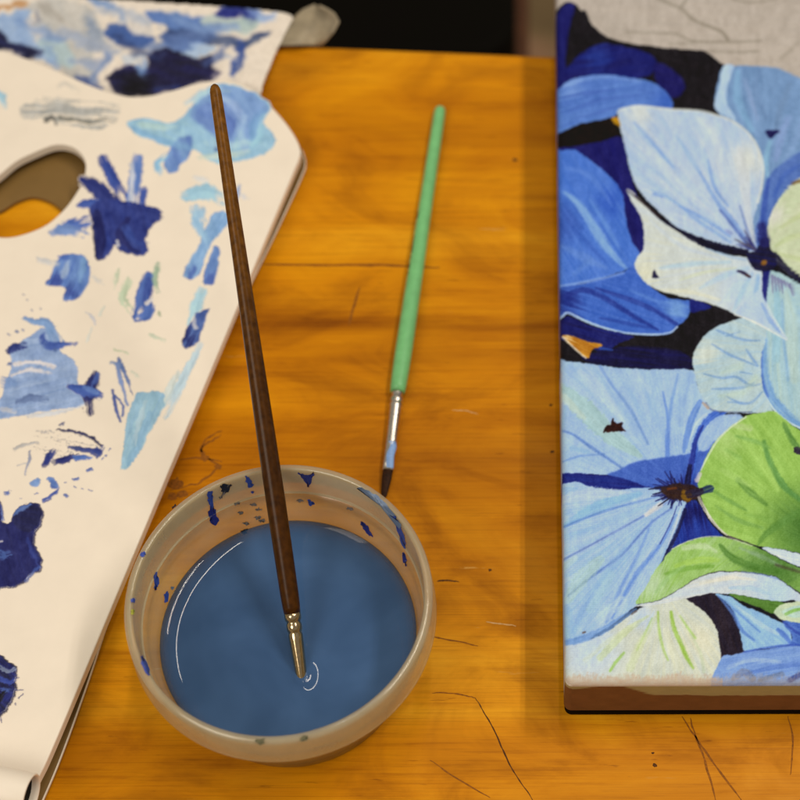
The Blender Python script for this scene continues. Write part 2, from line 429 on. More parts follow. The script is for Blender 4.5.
# ------------------------------------------------------------------ the chair beyond the table
chair = empty('chair', at(400, 40, -740))
tag(chair, 'black padded chair with a rounded seat corner, pushed in beyond the far table edge', 'chair')
SZ = -285
cr = at(516, 5, SZ); cf = at(480, 54, SZ)
def rrect(x0, y0, x1, y1, r, n=10):
    out = []
    for cx_, cy_, a0 in ((x1 - r, y1 - r, 0), (x0 + r, y1 - r, 90), (x0 + r, y0 + r, 180), (x1 - r, y0 + r, 270)):
        for i in range(n + 1):
            a = math.radians(a0 + 90 * i / n); out.append((cx_ + r * math.cos(a), cy_ + r * math.sin(a)))
    return out
sx1, sy0 = cr[0], cf[1]
plate('seat', rrect(sx1 - 460, sy0, sx1, sy0 + 420, 30), SZ - 45, SZ, M_black, chair, bev=8)
plate('seat_frame', rrect(sx1 - 468, sy0 - 3, sx1 + 9, sy0 + 424, 36), SZ - 72, SZ - 46, M_brownwood, chair, bev=2)
for (x, y) in ((sx1 - 440, sy0 + 25), (sx1 - 20, sy0 + 25), (sx1 - 440, sy0 + 400), (sx1 - 20, sy0 + 400)):
    rod('leg', (x, y, SZ - 72), (x + .1, y, -740), [(0, 0), (0, 17), (380, 13), (-SZ * 0 + (740 + SZ - 72), 12), (740 + SZ - 72, 0)], M_brownwood, chair, 16)
bk = rrect(sx1 - 450, SZ + 150, sx1 - 10, SZ + 420, 40)
V = []; 
for yy in (sy0 + 425, sy0 + 450):
    V += [(x, yy + (z - SZ) * .12, z) for x, z in bk]
n = len(bk)
mesh('backrest', V, [tuple(range(n)), tuple(range(2 * n - 1, n - 1, -1))] + [(i, (i + 1) % n, n + (i + 1) % n, n + i) for i in range(n)], M_black, chair, shade=False)
for x in (sx1 - 420, sx1 - 40):
    rod('back_post', (x, sy0 + 412, SZ - 60), (x, sy0 + 475, SZ + 400), [(0, 0), (0, 11), (460, 9), (460, 0)], M_brownwood, chair, 16)

# ------------------------------------------------------------------ palettes
KU = 0.0; YU0 = 0.0
UT, UB = 12.6, 7.4
up = lambda x, y, dz=0: at(x, y, UT + dz, KU, YU0)
def outl(pts, f, n=8, lim=None):
    return np.array([f(x, y)[:2] for x, y in smooth(pts, n)])
o_up = [(0, 50), (28, 59), (55, 69.5), (85, 83), (110, 92), (132, 96.5), (152, 95), (175, 89.5), (197, 83), (222, 80), (244, 85), (259, 94), (273, 108), (286, 123), (296, 138), (300.5, 150), (299, 159), (294, 171),
        (270, 228.5), (200, 396), (130, 563), (56, 740), (34, 787), (-6, 874), (-22, 905), (-45, 925), (-80, 935), (-200, 940), (-240, 900), (-250, 700), (-250, 300), (-235, 130), (-190, 70), (-110, 45), (-45, 42)]
h_up = [(0, 174), (16, 161), (33, 152.5), (54, 144.6), (70, 146), (81, 154), (85.5, 165), (83, 180), (76, 193), (65, 208), (49, 222.7), (32.5, 231), (13, 236.5), (-4, 236.5), (-22, 232), (-33, 219), (-28, 200), (-15, 186)]
pal = empty('palette', up(100, 420))
tag(pal, "white painter's palette dabbed with blue paint, on top of the other palette", 'palette')
plate('board', outl(o_up, up), UB, UT, M_white, pal, outl(h_up, up), KU, YU0, .7)
low = lambda x, y: at(x, y, 2.7)
o_lo = [(-20, 60), (55, 78), (110, 101), (150, 104), (197, 92), (230, 90), (262, 100), (285, 122), (302, 150), (305.5, 163), (301, 178), (275, 234), (236, 315), (190, 420), (150, 508), (112, 610), (90, 676), (67, 741), (46, 793), (4, 884), (-14, 912), (-40, 930), (-80, 938), (-200, 944), (-262, 900), (-260, 700), (-260, 300), (-245, 130), (-190, 80), (-100, 56)]
h_lo = [(0, 211), (16, 201.5), (32.5, 196.7), (49, 201), (62, 211), (68, 226), (60, 244), (38, 256), (10, 258), (-18, 250), (-32, 236), (-26, 222)]
for x, y in ((240, 200), (140, 470), (-150, 250), (-60, 700)):
    f_ = up(x, y); rod('foot', (f_[0], f_[1], UB + .1), (f_[0], f_[1] + .001, 2.75), [(0, 0), (0, 5), (UB - 2.7, 4.5), (UB - 2.7, 0)], M_white, pal, 20)
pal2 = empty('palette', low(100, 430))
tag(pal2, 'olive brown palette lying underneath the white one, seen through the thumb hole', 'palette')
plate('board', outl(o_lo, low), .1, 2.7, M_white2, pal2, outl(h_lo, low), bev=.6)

def edge_strip(name, pts, f, z0, z1, out, m, parent):
    P = np.array([f(x, y)[:2] for x, y in smooth(pts, 10, False)]); T = np.gradient(P, axis=0); T /= np.linalg.norm(T, axis=1)[:, None]
    nrm = np.stack([-T[:, 1], T[:, 0]], 1)
    if nrm[len(P) // 2][0] < 0: nrm = -nrm
    rows = [np.column_stack([P + nrm * (out - .4), np.full(len(P), z1)]), np.column_stack([P + nrm * out, np.full(len(P), z1 - .15)]), np.column_stack([P + nrm * out, np.full(len(P), z0 + .1)]), np.column_stack([P + nrm * (out - .4), np.full(len(P), z0)])]
    mesh(name, np.array(rows), grid_faces(4, len(P)), m, parent)
M_pale = varied('pale_edge', rgba((238, 216, 186)), .4, 0, .4, 300, .08, .1)
edge_strip('pale_edge', [(302, 150), (305.5, 163), (301, 178), (275, 234), (236, 315), (190, 420), (150, 508), (112, 610), (90, 676), (67, 741), (46, 793), (4, 884)], low, 1.2, 2.78, .12, M_pale, pal2)
PALW = alb((246, 223, 194))
M_wet = painted('wet_acrylic', .2, .5, bumpy=.5, scale=260)
def smear(draw, bbox, parent=pal, f=up, thick=.3, step=.26, name='paint_smear', thr=.22, label=None):
    x0, y0, x1, y1 = bbox
    p = Paint(x0 - 4, y0 - 4, x1 + 4, y1 + 4, 2.5, (120, 140, 180), True)
    draw(p)
    # world grid over the box
    cs = np.array([f(x, y) for x, y in ((x0, y0), (x1, y0), (x1, y1), (x0, y1))])
    gx = np.arange(cs[:, 0].min() - 1, cs[:, 0].max() + 1, step); gy = np.arange(cs[:, 1].min() - 1, cs[:, 1].max() + 1, step)
    X, Y = np.meshgrid(gx, gy, indexing='ij'); Z = UT + KU * (Y - YU0)
    px, py = proj(np.stack([X, Y, Z], -1)); px = px.reshape(X.shape); py = py.reshape(X.shape)
    wx = 2.6 * (fbm(px * .17 + 5, py * .17, 2) - .5) + 1.5 * (fbm(px * .6, py * .6 + 9, 2) - .5); wy = 2.6 * (fbm(px * .17 + 77, py * .17, 2) - .5) + 1.5 * (fbm(px * .6 + 41, py * .6, 2) - .5)
    c, a = p.sample(px + wx, py + wy)
    c = c * .86 + c.mean(-1, keepdims=True) * .14 + ((fbm(px * .35 + 3, py * .12, 3) - .5) * 22)[..., None]
    inb = (px > x0 - 3.5) & (px < x1 + 3.5) & (py > y0 - 3.5) & (py < y1 + 3.5)
    a = np.where(inb, a, 0)
    blur_a = Paint.blur(np.clip(a, 0, 1), 14)
    Z = Z + .03 + min(thick, .35) * sstep(.1, 1, a) * (.8 + .35 * (fbm(px * .16, py * .16, 2) - .5)) + max(thick - .35, 0) * sstep(.3, 1, blur_a) * (.75 + .6 * (fbm(px * .09, py * .09, 2) - .5))
    A = (sstep(.05, .85, a) * (.70 + .30 * sstep(.25, .95, blur_a)))[..., None]
    rgb = alb(np.clip(c, 4, 250)) * A + PALW * (1 - A)
    keep = a > thr
    cell = (keep[:-1, :-1].astype(int) + keep[1:, :-1] + keep[:-1, 1:] + keep[1:, 1:]) >= 2
    Fq = grid_faces(*X.shape).reshape(X.shape[0] - 1, X.shape[1] - 1, 4)[cell]
    if len(Fq) == 0: return
    used = np.unique(Fq); rm = np.full(X.size, -1); rm[used] = np.arange(len(used))
    V = np.stack([X, Y, Z], -1).reshape(-1, 3)[used]
    o = mesh(name, V, rm[Fq], M_wet if thick > 1 else M_smear, parent, rgb.reshape(-1, 3)[used])
    if label: o['label'] = label
    return o

def d1(p):   # pale blue cloud at the far corner
    p.poly([(126, 122), (140, 118), (165, 122), (182, 118), (200, 95), (215, 84), (235, 85), (262, 97), (272, 108), (264, 122), (275, 138), (268, 152), (245, 160), (215, 163), (195, 150), (178, 152), (155, 141), (135, 134)], (160, 200, 212), (140, 184, 212), dirn=(1, .4), K=10, amp=8)
    p.poly([(200, 100), (222, 86), (250, 92), (270, 108), (258, 118), (248, 140), (240, 130), (230, 150), (205, 128), (190, 116)], (132, 165, 212), (105, 140, 200), dirn=(.6, 1), K=12, op=.85)
    p.poly([(195, 112), (215, 100), (240, 106), (238, 128), (220, 134), (203, 127)], (92, 122, 190), (120, 150, 205), dirn=(1, .5), K=10, op=.85, soft=4)
    p.line([(253, 142), (254, 126), (262, 112)], (6, 10, 7), (112, 158, 205), .8, dry=.25)
    p.line([(246, 150), (240, 132), (243, 118)], (8, 9), (150, 182, 216), .7)
    p.poly([(170, 148), (180, 138), (192, 136), (191, 152), (182, 165), (172, 174), (164, 165)], (84, 114, 186), (128, 165, 208), dirn=(.4, 1), K=12)
    p.line([(160, 172), (157, 164), (166, 155)], (9, 6), (140, 190, 216), .9)
    p.line([(217, 150), (220, 138)], (6, 5), (52, 72, 140), .8)
    p.line([(200, 158), (225, 156), (248, 152)], (6, 5), (205, 215, 190), .7)
    for q, w, c in (([(140, 124), (158, 128), (176, 126)], (6, 8, 5), (186, 212, 196)), ([(132, 128), (160, 140), (190, 148)], (4, 7, 6), (124, 172, 206)), ([(186, 104), (206, 92), (228, 90)], (5, 9, 6), (176, 208, 218)), ([(206, 142), (228, 146), (252, 142)], (5, 9, 6), (178, 212, 214)), ([(214, 96), (232, 104), (244, 120)], (4, 9, 6), (160, 186, 222)), ([(222, 112), (232, 126), (226, 140)], (7, 10, 6), (84, 112, 184)), ([(262, 126), (258, 140), (246, 152)], (4, 8, 4), (150, 200, 216)), ([(190, 122), (206, 132), (212, 146)], (4, 7, 5), (148, 190, 218))):
        p.line(q, w, c, .7, 1.5, dry=.3)
smear(d1, (120, 80, 280, 180))
def d2(p):   # grey scrubbed patch
    p.poly([(22, 105), (50, 96), (80, 100), (118, 104), (118, 120), (98, 130), (70, 126), (40, 122), (22, 118)], (196, 188, 172), (172, 168, 156), dirn=(1, .05), K=16, dry=.42, op=.8)
    p.line([(46, 121), (52, 118), (56, 123)], 5, (100, 95, 84), .8, dry=.3); p.line([(60, 118), (75, 120), (90, 122), (104, 119), (116, 121)], (5, 3, 4), (120, 114, 98), .8, dry=.42)
    p.line([(40, 113), (70, 110), (112, 110)], 4, (165, 160, 148), .7, dry=.45)
    p.line([(58, 86), (66, 84), (78, 92)], 6, (190, 182, 166), .5, dry=.4)
smear(d2, (18, 80, 122, 134), thick=.1)
def d3(p):   # big navy splay
    N1, N2 = (38, 48, 118), (30, 34, 98)
    p.line([(103, 160), (112, 178), (122, 196)], (11, 13, 12), (48, 70, 150), dry=.12)
    p.line([(85, 181), (98, 190), (118, 212)], (14, 17, 20), N1)
    p.line([(78, 206), (92, 204), (108, 212)], (4, 12, 14), (60, 86, 165))
    p.line([(137, 160), (135, 180), (133, 202)], (13, 13, 14), (92, 124, 190), dry=.2); p.line([(133, 164), (131, 200)], (4, 5), (215, 208, 200), .8, dry=.25); p.line([(144, 190), (142, 205)], (7, 8), (60, 85, 165))
    p.poly([(90, 208), (110, 200), (140, 204), (158, 209), (161, 218), (152, 226), (146, 240), (148, 252), (138, 256), (120, 252), (116, 244), (108, 256), (96, 258), (95, 236)], N1, (44, 60, 140), dirn=(.4, 1), K=12)
    p.poly([(92, 215), (100, 212), (106, 235), (104, 256), (95, 257)], N2, (24, 26, 80), dirn=(.3, 1), K=12, op=.85)
    p.line([(128, 220), (120, 236), (136, 250)], (5, 9, 10), (28, 30, 90), .8); p.line([(125, 228), (136, 245), (146, 246)], 9, (52, 76, 155), .6)
    p.line([(150, 212), (158, 216)], (8, 10), (36, 48, 120)); p.line([(117, 241), (119, 246)], 2.5, (215, 205, 195), .9)
smear(d3, (74, 150, 164, 262), thick=.55)
def d4(p):
    p.line([(74, 219), (66, 226), (88, 222)], (5, 10, 12), (70, 100, 175), dry=.15); p.line([(52, 232), (66, 230), (84, 234)], (8, 12, 9), (110, 138, 190), .95, dry=.28)
smear(d4, (48, 214, 94, 240), thick=.2)
def d5(p):
    p.poly([(60, 258), (72, 255), (86, 258), (90, 266), (88, 282), (78, 299), (62, 300), (66, 288), (46, 286), (50, 276)], (105, 140, 195), (84, 118, 190), dirn=(-.45, 1), K=14, grad=[((52, 72, 150), (72, 294), 12), ((55, 75, 155), (54, 281), 10)])
    p.line([(64, 275), (68, 262)], (9, 6), (165, 182, 205), .8, dry=.2); p.line([(60, 258), (72, 257)], 6, (72, 104, 180), .8); p.line([(84, 260), (80, 280)], (6, 8), (125, 165, 205), .7)
    p.line([(40, 260), (55, 264)], (7, 9), (200, 196, 190), .7, dry=.4)
smear(d5, (38, 250, 94, 304))
def d6(p):
    p.line([(148, 278), (143, 295), (136, 316)], (13, 14, 9), (70, 100, 170)); p.line([(150, 282), (147, 300)], (9, 10), (52, 74, 150), .9)
    p.line([(150, 306), (146, 316), (135, 320)], (10, 11, 5), (74, 104, 175)); p.line([(146, 303), (152, 300)], 4, (225, 210, 195), .9, dry=.2)
    p.line([(158, 265), (155, 278), (158, 292)], (8, 7, 5), (150, 176, 140), .8, dry=.42)
smear(d6, (130, 262, 166, 326))
def d7(p):
    for q, w, c in (([(118, 270), (114, 288)], 5, (190, 200, 160)), ([(128, 282), (122, 298), (130, 310)], 9, (188, 200, 158)), ([(158, 312), (160, 318)], 5, (140, 160, 120)), ([(114, 350), (128, 353)], 2.5, (185, 195, 150)), ([(132, 372), (140, 378)], 5, (205, 205, 175)), ([(150, 335), (164, 341)], 4, (195, 200, 165))):
        p.line(q, w, c, .8, dry=.46)
smear(d7, (108, 264, 170, 384), thick=.06, name='paint_smear', thr=.3)
def d8(p):   # pale blue zigzag
    c1, c2 = (134, 158, 198), (158, 178, 208)
    p.poly([(42, 328), (50, 333), (58, 340), (60, 352), (72, 358), (78, 372), (78, 384), (88, 394), (82, 405), (60, 410), (30, 414), (0, 420), (-8, 414), (2, 396), (6, 380), (12, 366), (10, 350), (24, 340)], c1, c2, dirn=(1, -.25), K=16)
    p.line([(24, 318), (36, 322), (46, 323), (54, 334), (58, 344)], (4, 8, 10, 14), (120, 152, 195)); p.line([(44, 344), (54, 347), (66, 344), (76, 343)], (8, 9, 5, 4), (62, 88, 165)); p.line([(42, 340), (44, 334)], (8, 3), (58, 82, 158), .9)
    p.line([(9, 352), (14, 348), (24, 346)], (7, 9, 7), (42, 54, 120)); p.line([(14, 365), (36, 362), (54, 368)], 4, (228, 212, 200), .9, dry=.2); p.line([(12, 376), (30, 370), (52, 374)], (3, 5, 3), (226, 210, 198), .85, dry=.2)
    p.line([(18, 402), (32, 398), (46, 400)], (6, 8, 6), (92, 112, 155), .8, dry=.2); p.line([(2, 410), (14, 412)], 6, (205, 196, 190), .7); p.line([(4, 382), (20, 384)], (12, 5), (112, 142, 190), .7, dry=.3)
    p.line([(28, 416), (60, 413), (86, 404)], (5, 5, 2), (205, 205, 206), .7, dry=.3)
    for x, y, r in ((16, 332, 2.4), (23, 330, 2), (8, 334, 1.6), (31, 310, 1.8), (22, 294, 1.5), (26, 300, 1.6), (54, 350, 3), (9, 364, 3.5), (40, 308, 1.2)): p.line([(x, y), (x + 1.5, y + .8)], r, (88, 110, 160), .9)
smear(d8, (-12, 290, 92, 424))
def d9(p):
    p.line([(96, 373), (92, 384), (89, 398), (90, 410)], (8, 14, 14, 13), (30, 34, 96)); p.line([(98, 374), (93, 386)], (5, 7), (70, 98, 170), .8); p.line([(66, 386), (80, 390), (98, 395)], (5, 10, 11), (58, 86, 165)); p.line([(84, 388), (97, 392)], (4, 6), (96, 128, 190), .8)
smear(d9, (62, 368, 104, 416), thick=.5)
def d10(p):
    p.line([(118, 358), (124, 372), (133, 394)], (3, 5, 2), (84, 108, 160)); p.line([(111, 363), (120, 364)], (3, 6), (120, 140, 175), .8); p.line([(117, 365), (122, 385), (128, 406)], (4, 4, 2), (120, 140, 185)); p.line([(113, 390), (116, 408), (120, 422)], (2, 4, 2), (56, 78, 150)); p.line([(114, 394), (124, 406), (122, 416)], (2, 3, 2), (66, 90, 155))
smear(d10, (106, 354, 138, 426), thick=.2)
def d11(p):  # long pale teal stroke
    p.line([(200, 345), (184, 378), (166, 412)], (7, 10, 14), (185, 205, 208), .85, dry=.22); p.line([(178, 372), (165, 398), (150, 420)], (6, 10, 8), (200, 208, 195), .7, dry=.3)
    p.poly([(136, 394), (146, 392), (162, 392), (164, 405), (154, 425), (142, 448), (130, 466), (122, 470), (121, 462), (124, 440), (127, 418)], (160, 198, 206), (145, 184, 205), dirn=(-.42, 1), K=18)
    p.line([(128, 464), (140, 440), (150, 415)], (6, 9, 6), (128, 172, 200), .6, dry=.2); p.line([(146, 402), (140, 420), (134, 446)], (4, 6, 4), (190, 208, 206), .6, dry=.2)
smear(d11, (116, 340, 206, 474), thick=.25)
def d12(p):
    p.line([(186, 196), (205, 192), (222, 200)], (12, 17, 12), (158, 200, 214)); p.line([(197, 210), (200, 222)], (14, 13), (160, 196, 216), .9)
    p.poly([(214, 212), (232, 218), (212, 244), (198, 276), (186, 278), (184, 272), (198, 246), (206, 228)], (118, 160, 205), (150, 186, 216), dirn=(-.55, 1), K=16, grad=((82, 112, 180), (190, 274), 10)); p.line([(196, 222), (206, 240)], (10, 8), (150, 190, 216), .8)
    p.poly([(214, 246), (220, 250), (218, 268), (214, 284), (204, 284), (203, 274), (209, 258)], (112, 150, 200), (92, 124, 188), dirn=(-.25, 1), K=14, grad=((70, 96, 170), (209, 280), 12))
    p.line([(240, 186), (232, 206)], (4, 8), (128, 160, 208), .7); p.line([(196, 178), (208, 182)], (7, 6), (215, 216, 212), .6, dry=.4)
smear(d12, (178, 172, 246, 290))
def d13(p):
    p.line([(202, 292), (196, 306), (190, 322)], (11, 13, 8), (168, 204, 210), .9)
smear(d13, (182, 286, 212, 330), thick=.15)
def d14(p):
    p.poly([(210, 308), (206, 318), (199, 340), (190, 347), (183, 347), (184, 336), (192, 320), (198, 312)], (58, 80, 148), (96, 126, 185), dirn=(-.6, 1), K=16, grad=((38, 46, 110), (188, 340), 12)); p.line([(194, 320), (196, 328)], 4, (210, 200, 195), .8, dry=.25)
smear(d14, (180, 304, 214, 352), thick=.4)
def d15(p):  # dry scrape
    p.line([(56, 430), (76, 432), (92, 438), (102, 446)], (1.5, 4, 3, 3), (28, 30, 84)); p.line([(96, 454), (101, 448)], (10, 8), (48, 68, 140))
    p.line([(70, 448), (84, 450), (98, 453)], (4, 5, 8), (44, 58, 130), dry=.28); p.line([(45, 466), (50, 456), (54, 450)], (6, 9, 5), (40, 50, 125)); p.line([(54, 462), (66, 460), (78, 456)], (6, 8, 5), (34, 40, 108), dry=.2); p.line([(76, 458), (90, 458)], (6, 5), (74, 108, 180), dry=.2)
    p.poly([(30, 432), (60, 430), (90, 438), (98, 448), (60, 458), (34, 450)], (70, 80, 110), (110, 115, 130), dirn=(1, .2), K=18, dry=.62, op=.8)
    p.line([(14, 449), (24, 445), (40, 443)], (4, 3, 2), (165, 160, 155), .7, dry=.4); p.line([(30, 450), (29, 462), (25, 474)], (2, 3, 1.5), (120, 130, 160), .8, dry=.25); p.line([(18, 465), (28, 463)], 1.5, (170, 170, 175), .7)
    p.line([(24, 411), (28, 417)], 2.5, (170, 175, 185), .6); p.line([(60, 425), (64, 424)], 3, (60, 70, 120), .8)
smear(d15, (10, 406, 106, 478), thick=.3, thr=.3)
def d16(p):  # spatter
    p.poly([(30, 483), (38, 478), (41, 481), (39, 486), (33, 487)], (112, 145, 200), (130, 160, 205)); p.poly([(47, 478), (53, 478), (59, 487), (52, 489), (50, 483)], (110, 142, 200), (80, 108, 180)); p.line([(60, 487), (54, 494), (45, 500)], (1.5, 3, 6), (52, 78, 160))
    for x, y, x2, y2, w in ((88, 471, 92, 469, 3.5), (74, 480, 78, 478, 3.2), (65, 495, 67, 496, 4.2), (74, 487, 76, 487.5, 2.2), (82, 488.5, 83, 489, 1.6), (88, 490, 92, 491, 1.2), (102, 459, 103, 458, 1.6), (105, 456, 106, 455.5, 2), (109, 450, 110, 449, 1.6), (64, 483, 66, 483, 1.4), (6, 494, 10, 493, 5), (34, 494, 38, 493, 1.2), (20, 498, 22, 498, 1)): p.line([(x, y), (x2, y2)], w, (70, 98, 170), .95)
smear(d16, (2, 446, 114, 504), thick=.25, name='paint_spatter', thr=.3)
def d17(p):  # thick ultramarine puddle
    p.poly([(-14, 512), (-4, 500), (2, 505), (3, 522), (12, 521), (14, 512), (24, 504), (38, 503), (43, 512), (41, 526), (36, 534), (36, 546), (42, 560), (41, 571), (32, 574), (24, 584), (12, 588), (-6, 588), (-20, 575), (-24, 540)], (32, 36, 104), (30, 32, 92), dirn=(.4, 1), K=10, wob=1.2)
    p.poly([(16, 516), (24, 507), (38, 505), (42, 514), (36, 528), (26, 534), (14, 524)], (27, 27, 68), (30, 32, 84), op=.9); p.line([(15, 516), (22, 509), (30, 505)], (4, 5, 3), (92, 124, 185), .8, dry=.2); p.line([(2, 556), (8, 555)], (10, 8), (72, 104, 172), .75, dry=.2); p.line([(28, 540), (34, 556), (40, 566)], (4, 6, 4), (44, 60, 140), .7); p.line([(-3, 502), (2, 508), (3, 520)], 2, (60, 85, 160), .9); p.line([(26, 582), (36, 570), (40, 568)], 3, (56, 84, 160), .7); p.line([(0, 542), (2, 542)], 3, (220, 205, 195), .8)  # the paler blue stroke at the rim is a highlight put into the colour
smear(d17, (-26, 496, 46, 592), thick=1.1, label='thick wet ultramarine puddle')
def d18(p):  # thick near black puddle
    p.poly([(-16, 648), (0, 654), (8, 662), (15, 666), (17, 676), (16, 690), (12, 704), (4, 714), (-8, 724), (-22, 716), (-28, 680)], (24, 24, 56), (34, 38, 110), dirn=(.7, .6), K=14, wob=1.6)
    p.line([(0, 668), (8, 672), (14, 670)], (5, 4, 4), (150, 160, 175), .7, dry=.35); p.line([(0, 680), (10, 683), (16, 680)], (5, 5, 3), (50, 70, 160), .9, dry=.2); p.line([(2, 690), (12, 692)], 5, (70, 98, 175), .8, dry=.25); p.line([(-4, 705), (4, 694)], 8, (16, 14, 22), .9); p.line([(6, 700), (12, 694)], 6, (34, 40, 120), .9)
    for q in ([(15, 679), (19, 678)], [(16, 690), (23, 689.5)], [(18, 698), (22, 694)], [(14.5, 704), (15.5, 705)], [(1, 719), (2, 722)]): p.line(q, 1.4, (34, 44, 120), .95)
smear(d18, (-30, 644, 26, 730), thick=1.3, label='thick wet blackish blue puddle')
def d19(p):
    p.line([(-6, 92), (2, 98), (4, 106)], (10, 8), (160, 198, 208), .9)
smear(d19, (-14, 86, 10, 114), thick=.15)
for q_, w_, c_, dr_ in (([(242, 196), (248, 199)], (6, 5), (205, 205, 208), .35), ([(86, 312), (93, 318), (96, 325)], (2, 4, 2), (170, 178, 195), .2), ([(104, 306), (100, 316)], 3, (200, 205, 185), .25), ([(92, 328), (87, 342)], 3, (205, 210, 195), .25), ([(92, 276), (102, 284)], (5, 7), (205, 200, 190), .4)):
    xs_ = [v[0] for v in q_]; ys_ = [v[1] for v in q_]
    smear(lambda p: p.line(q_, w_, c_, .6, dry=dr_), (min(xs_) - 6, min(ys_) - 6, max(xs_) + 6, max(ys_) + 6), thick=.05, thr=.25)

# ------------------------------------------------------------------ the painted sheet under the palettes
SHZ = 3.05
sheet = empty('paint_sheet', at(150, 60, SHZ))
tag(sheet, 'thin white sheet smeared navy and grey blue, one corner curled up, under the palette', 'sheet')
sp_ = Paint(-200, -60, 300, 130, 2, (242, 222, 196))
q = sp_
q.poly([(-200, -60), (-200, 130), (110, 130), (300, 100), (300, 0), (200, -60)], (242, 222, 196), (230, 212, 188), dirn=(1, .3), K=8, sm=0)
q.poly([(30, 2), (70, 0), (95, 10), (100, 30), (90, 60), (100, 75), (88, 84), (60, 70), (40, 30)], (214, 202, 184), (190, 184, 172), dirn=(.6, 1), K=10)
q.line([(40, 5), (55, 15), (65, 22)], (8, 9, 5), (165, 155, 140), .7, dry=.2); q.poly([(80, 14), (98, 12), (104, 40), (96, 52), (86, 40)], (172, 170, 166), (195, 188, 176), dirn=(.2, 1), K=12, op=.8)
q.poly([(-60, 25), (0, 15), (22, 6), (30, 10), (26, 26), (34, 38), (46, 50), (54, 66), (44, 62), (20, 45), (-10, 30)], (140, 166, 202), (172, 188, 206), dirn=(.4, 1), K=12)
q.poly([(40, 40), (58, 40), (70, 50), (76, 64), (70, 70), (56, 62), (44, 56)], (168, 190, 190), (180, 196, 192), dirn=(.7, 1), K=10, op=.85)
q.poly([(-80, 5), (-30, 20), (0, 31), (14, 41), (28, 46), (41, 52), (30, 58), (14, 54), (0, 50), (-40, 46), (-80, 30)], (26, 24, 36), (36, 40, 84), dirn=(1, .4), K=12)
q.line([(-30, 16), (0, 9), (14, 4), (28, 4)], (2, 4, 3, 2), (185, 120, 60), .9)
q.line([(37, 14), (38, 20)], (6, 6), (120, 122, 140), .7); q.line([(76, 76), (88, 82), (98, 87)], (4, 8, 6), (66, 84, 140), .9, dry=.15); q.line([(94, 80), (102, 66), (108, 54)], (6, 6, 8), (104, 128, 175), .8, dry=.15); q.line([(48, 50), (56, 66)], (10, 8), (130, 156, 192), .6, dry=.2)
q.line([(92, -2), (106, 4), (122, 10), (124, 22)], (8, 7, 6, 5), (112, 142, 186), .85, dry=.12); q.poly([(130, 22), (142, 16), (152, 30), (146, 40), (134, 36)], (226, 210, 190), (200, 196, 190), op=.8)
q.poly([(104, 32), (114, 26), (130, 30), (140, 34), (152, 38), (148, 46), (130, 46), (112, 42)], (58, 82, 138), (84, 112, 165), dirn=(1, .25), K=14); q.line([(90, 22), (96, 34)], (10, 12), (120, 138, 165), .6, dry=.15)
q.poly([(146, 12), (158, 10), (176, 14), (200, 16), (214, 24), (216, 36), (200, 46), (180, 50), (160, 46), (164, 30), (154, 22)], (108, 136, 182), (84, 112, 168), dirn=(1, .3), K=14); q.poly([(160, 34), (176, 34), (180, 42), (170, 46), (160, 42)], (66, 84, 130), (90, 112, 160), op=.8)
q.poly([(200, 16), (240, 18), (262, 18), (256, 30), (238, 34), (214, 30)], (196, 200, 186), (168, 188, 180), dirn=(1, .1), K=12, op=.9); q.poly([(214, 10), (226, 5), (246, 8), (256, 12), (254, 22), (240, 16), (216, 16)], (58, 78, 140), (34, 36, 110), dirn=(1, .2), K=12); q.line([(254, 14), (266, 18), (276, 16)], (10, 10, 6), (140, 165, 205), .8)
q.poly([(108, 80), (116, 70), (128, 64), (144, 70), (150, 54), (160, 50), (181, 50), (190, 56), (200, 58), (212, 54), (213, 66), (218, 77), (206, 82), (190, 86), (174, 92), (150, 96), (124, 95), (112, 88)], (26, 23, 38), (34, 32, 78), dirn=(1, .2), K=12, grad=((18, 16, 22), (136, 86), 26), wob=1.6)
q.line([(136, 66), (146, 74), (142, 60)], (5, 7, 4), (112, 145, 190), .8, dry=.1); q.line([(128, 60), (146, 52)], (8, 7), (190, 198, 205), .7, dry=.15); q.line([(156, 90), (180, 86)], (6, 5), (52, 66, 120), .6, dry=.2)
q.line([(166, 33), (192, 36), (222, 41), (240, 44), (256, 38), (270, 33)], (7, 8, 10, 9, 7, 3), (54, 70, 108), .9, dry=.08); q.poly([(182, 50), (196, 44), (216, 46), (206, 54), (194, 58)], (150, 176, 206), (180, 196, 210), op=.85); q.line([(239, 43), (238, 58), (235, 74)], (7, 9, 7), (52, 76, 140), .92, dry=.08); q.line([(216, 58), (230, 56)], (4, 3), (150, 165, 190), .7, dry=.25)
for q_, w_, c_ in (([(60, 30), (90, 44), (120, 52)], (6, 14, 6), (150, 160, 178)), ([(100, 10), (130, 14), (150, 24)], (5, 12, 8), (172, 178, 188)), ([(20, 20), (44, 34), (64, 40)], (8, 12, 6), (120, 146, 186)), ([(150, 48), (186, 40), (220, 28)], (6, 14, 8), (92, 114, 158)), ([(176, 20), (204, 30), (236, 28)], (6, 12, 6), (128, 152, 190)), ([(70, 60), (96, 66), (110, 58)], (5, 12, 6), (136, 150, 176)), ([(205, 64), (216, 58), (224, 48)], (6, 9, 4), (70, 88, 136)), ([(116, 36), (136, 50), (160, 58)], (5, 9, 5), (44, 56, 96))):
    q.line(q_, w_, c_, .75, 3, dry=.16)
sp_.c = np.stack([Paint.blur(sp_.c[..., i], 14) for i in range(3)], -1)
o_sh = [(-190, -30), (0, -20), (60, -6), (112, 0), (180, 3.5), (207, 5.5), (255, 9), (286, 13), (294, 20), (288, 32), (280, 46), (272, 64), (264, 84), (258, 104), (240, 125), (120, 128), (0, 120), (-200, 110)]
def sheet_z(X, Y):
    return SHZ - .2 + 1.7 * fbm(X * .045, Y * .045, 3) ** 1.5
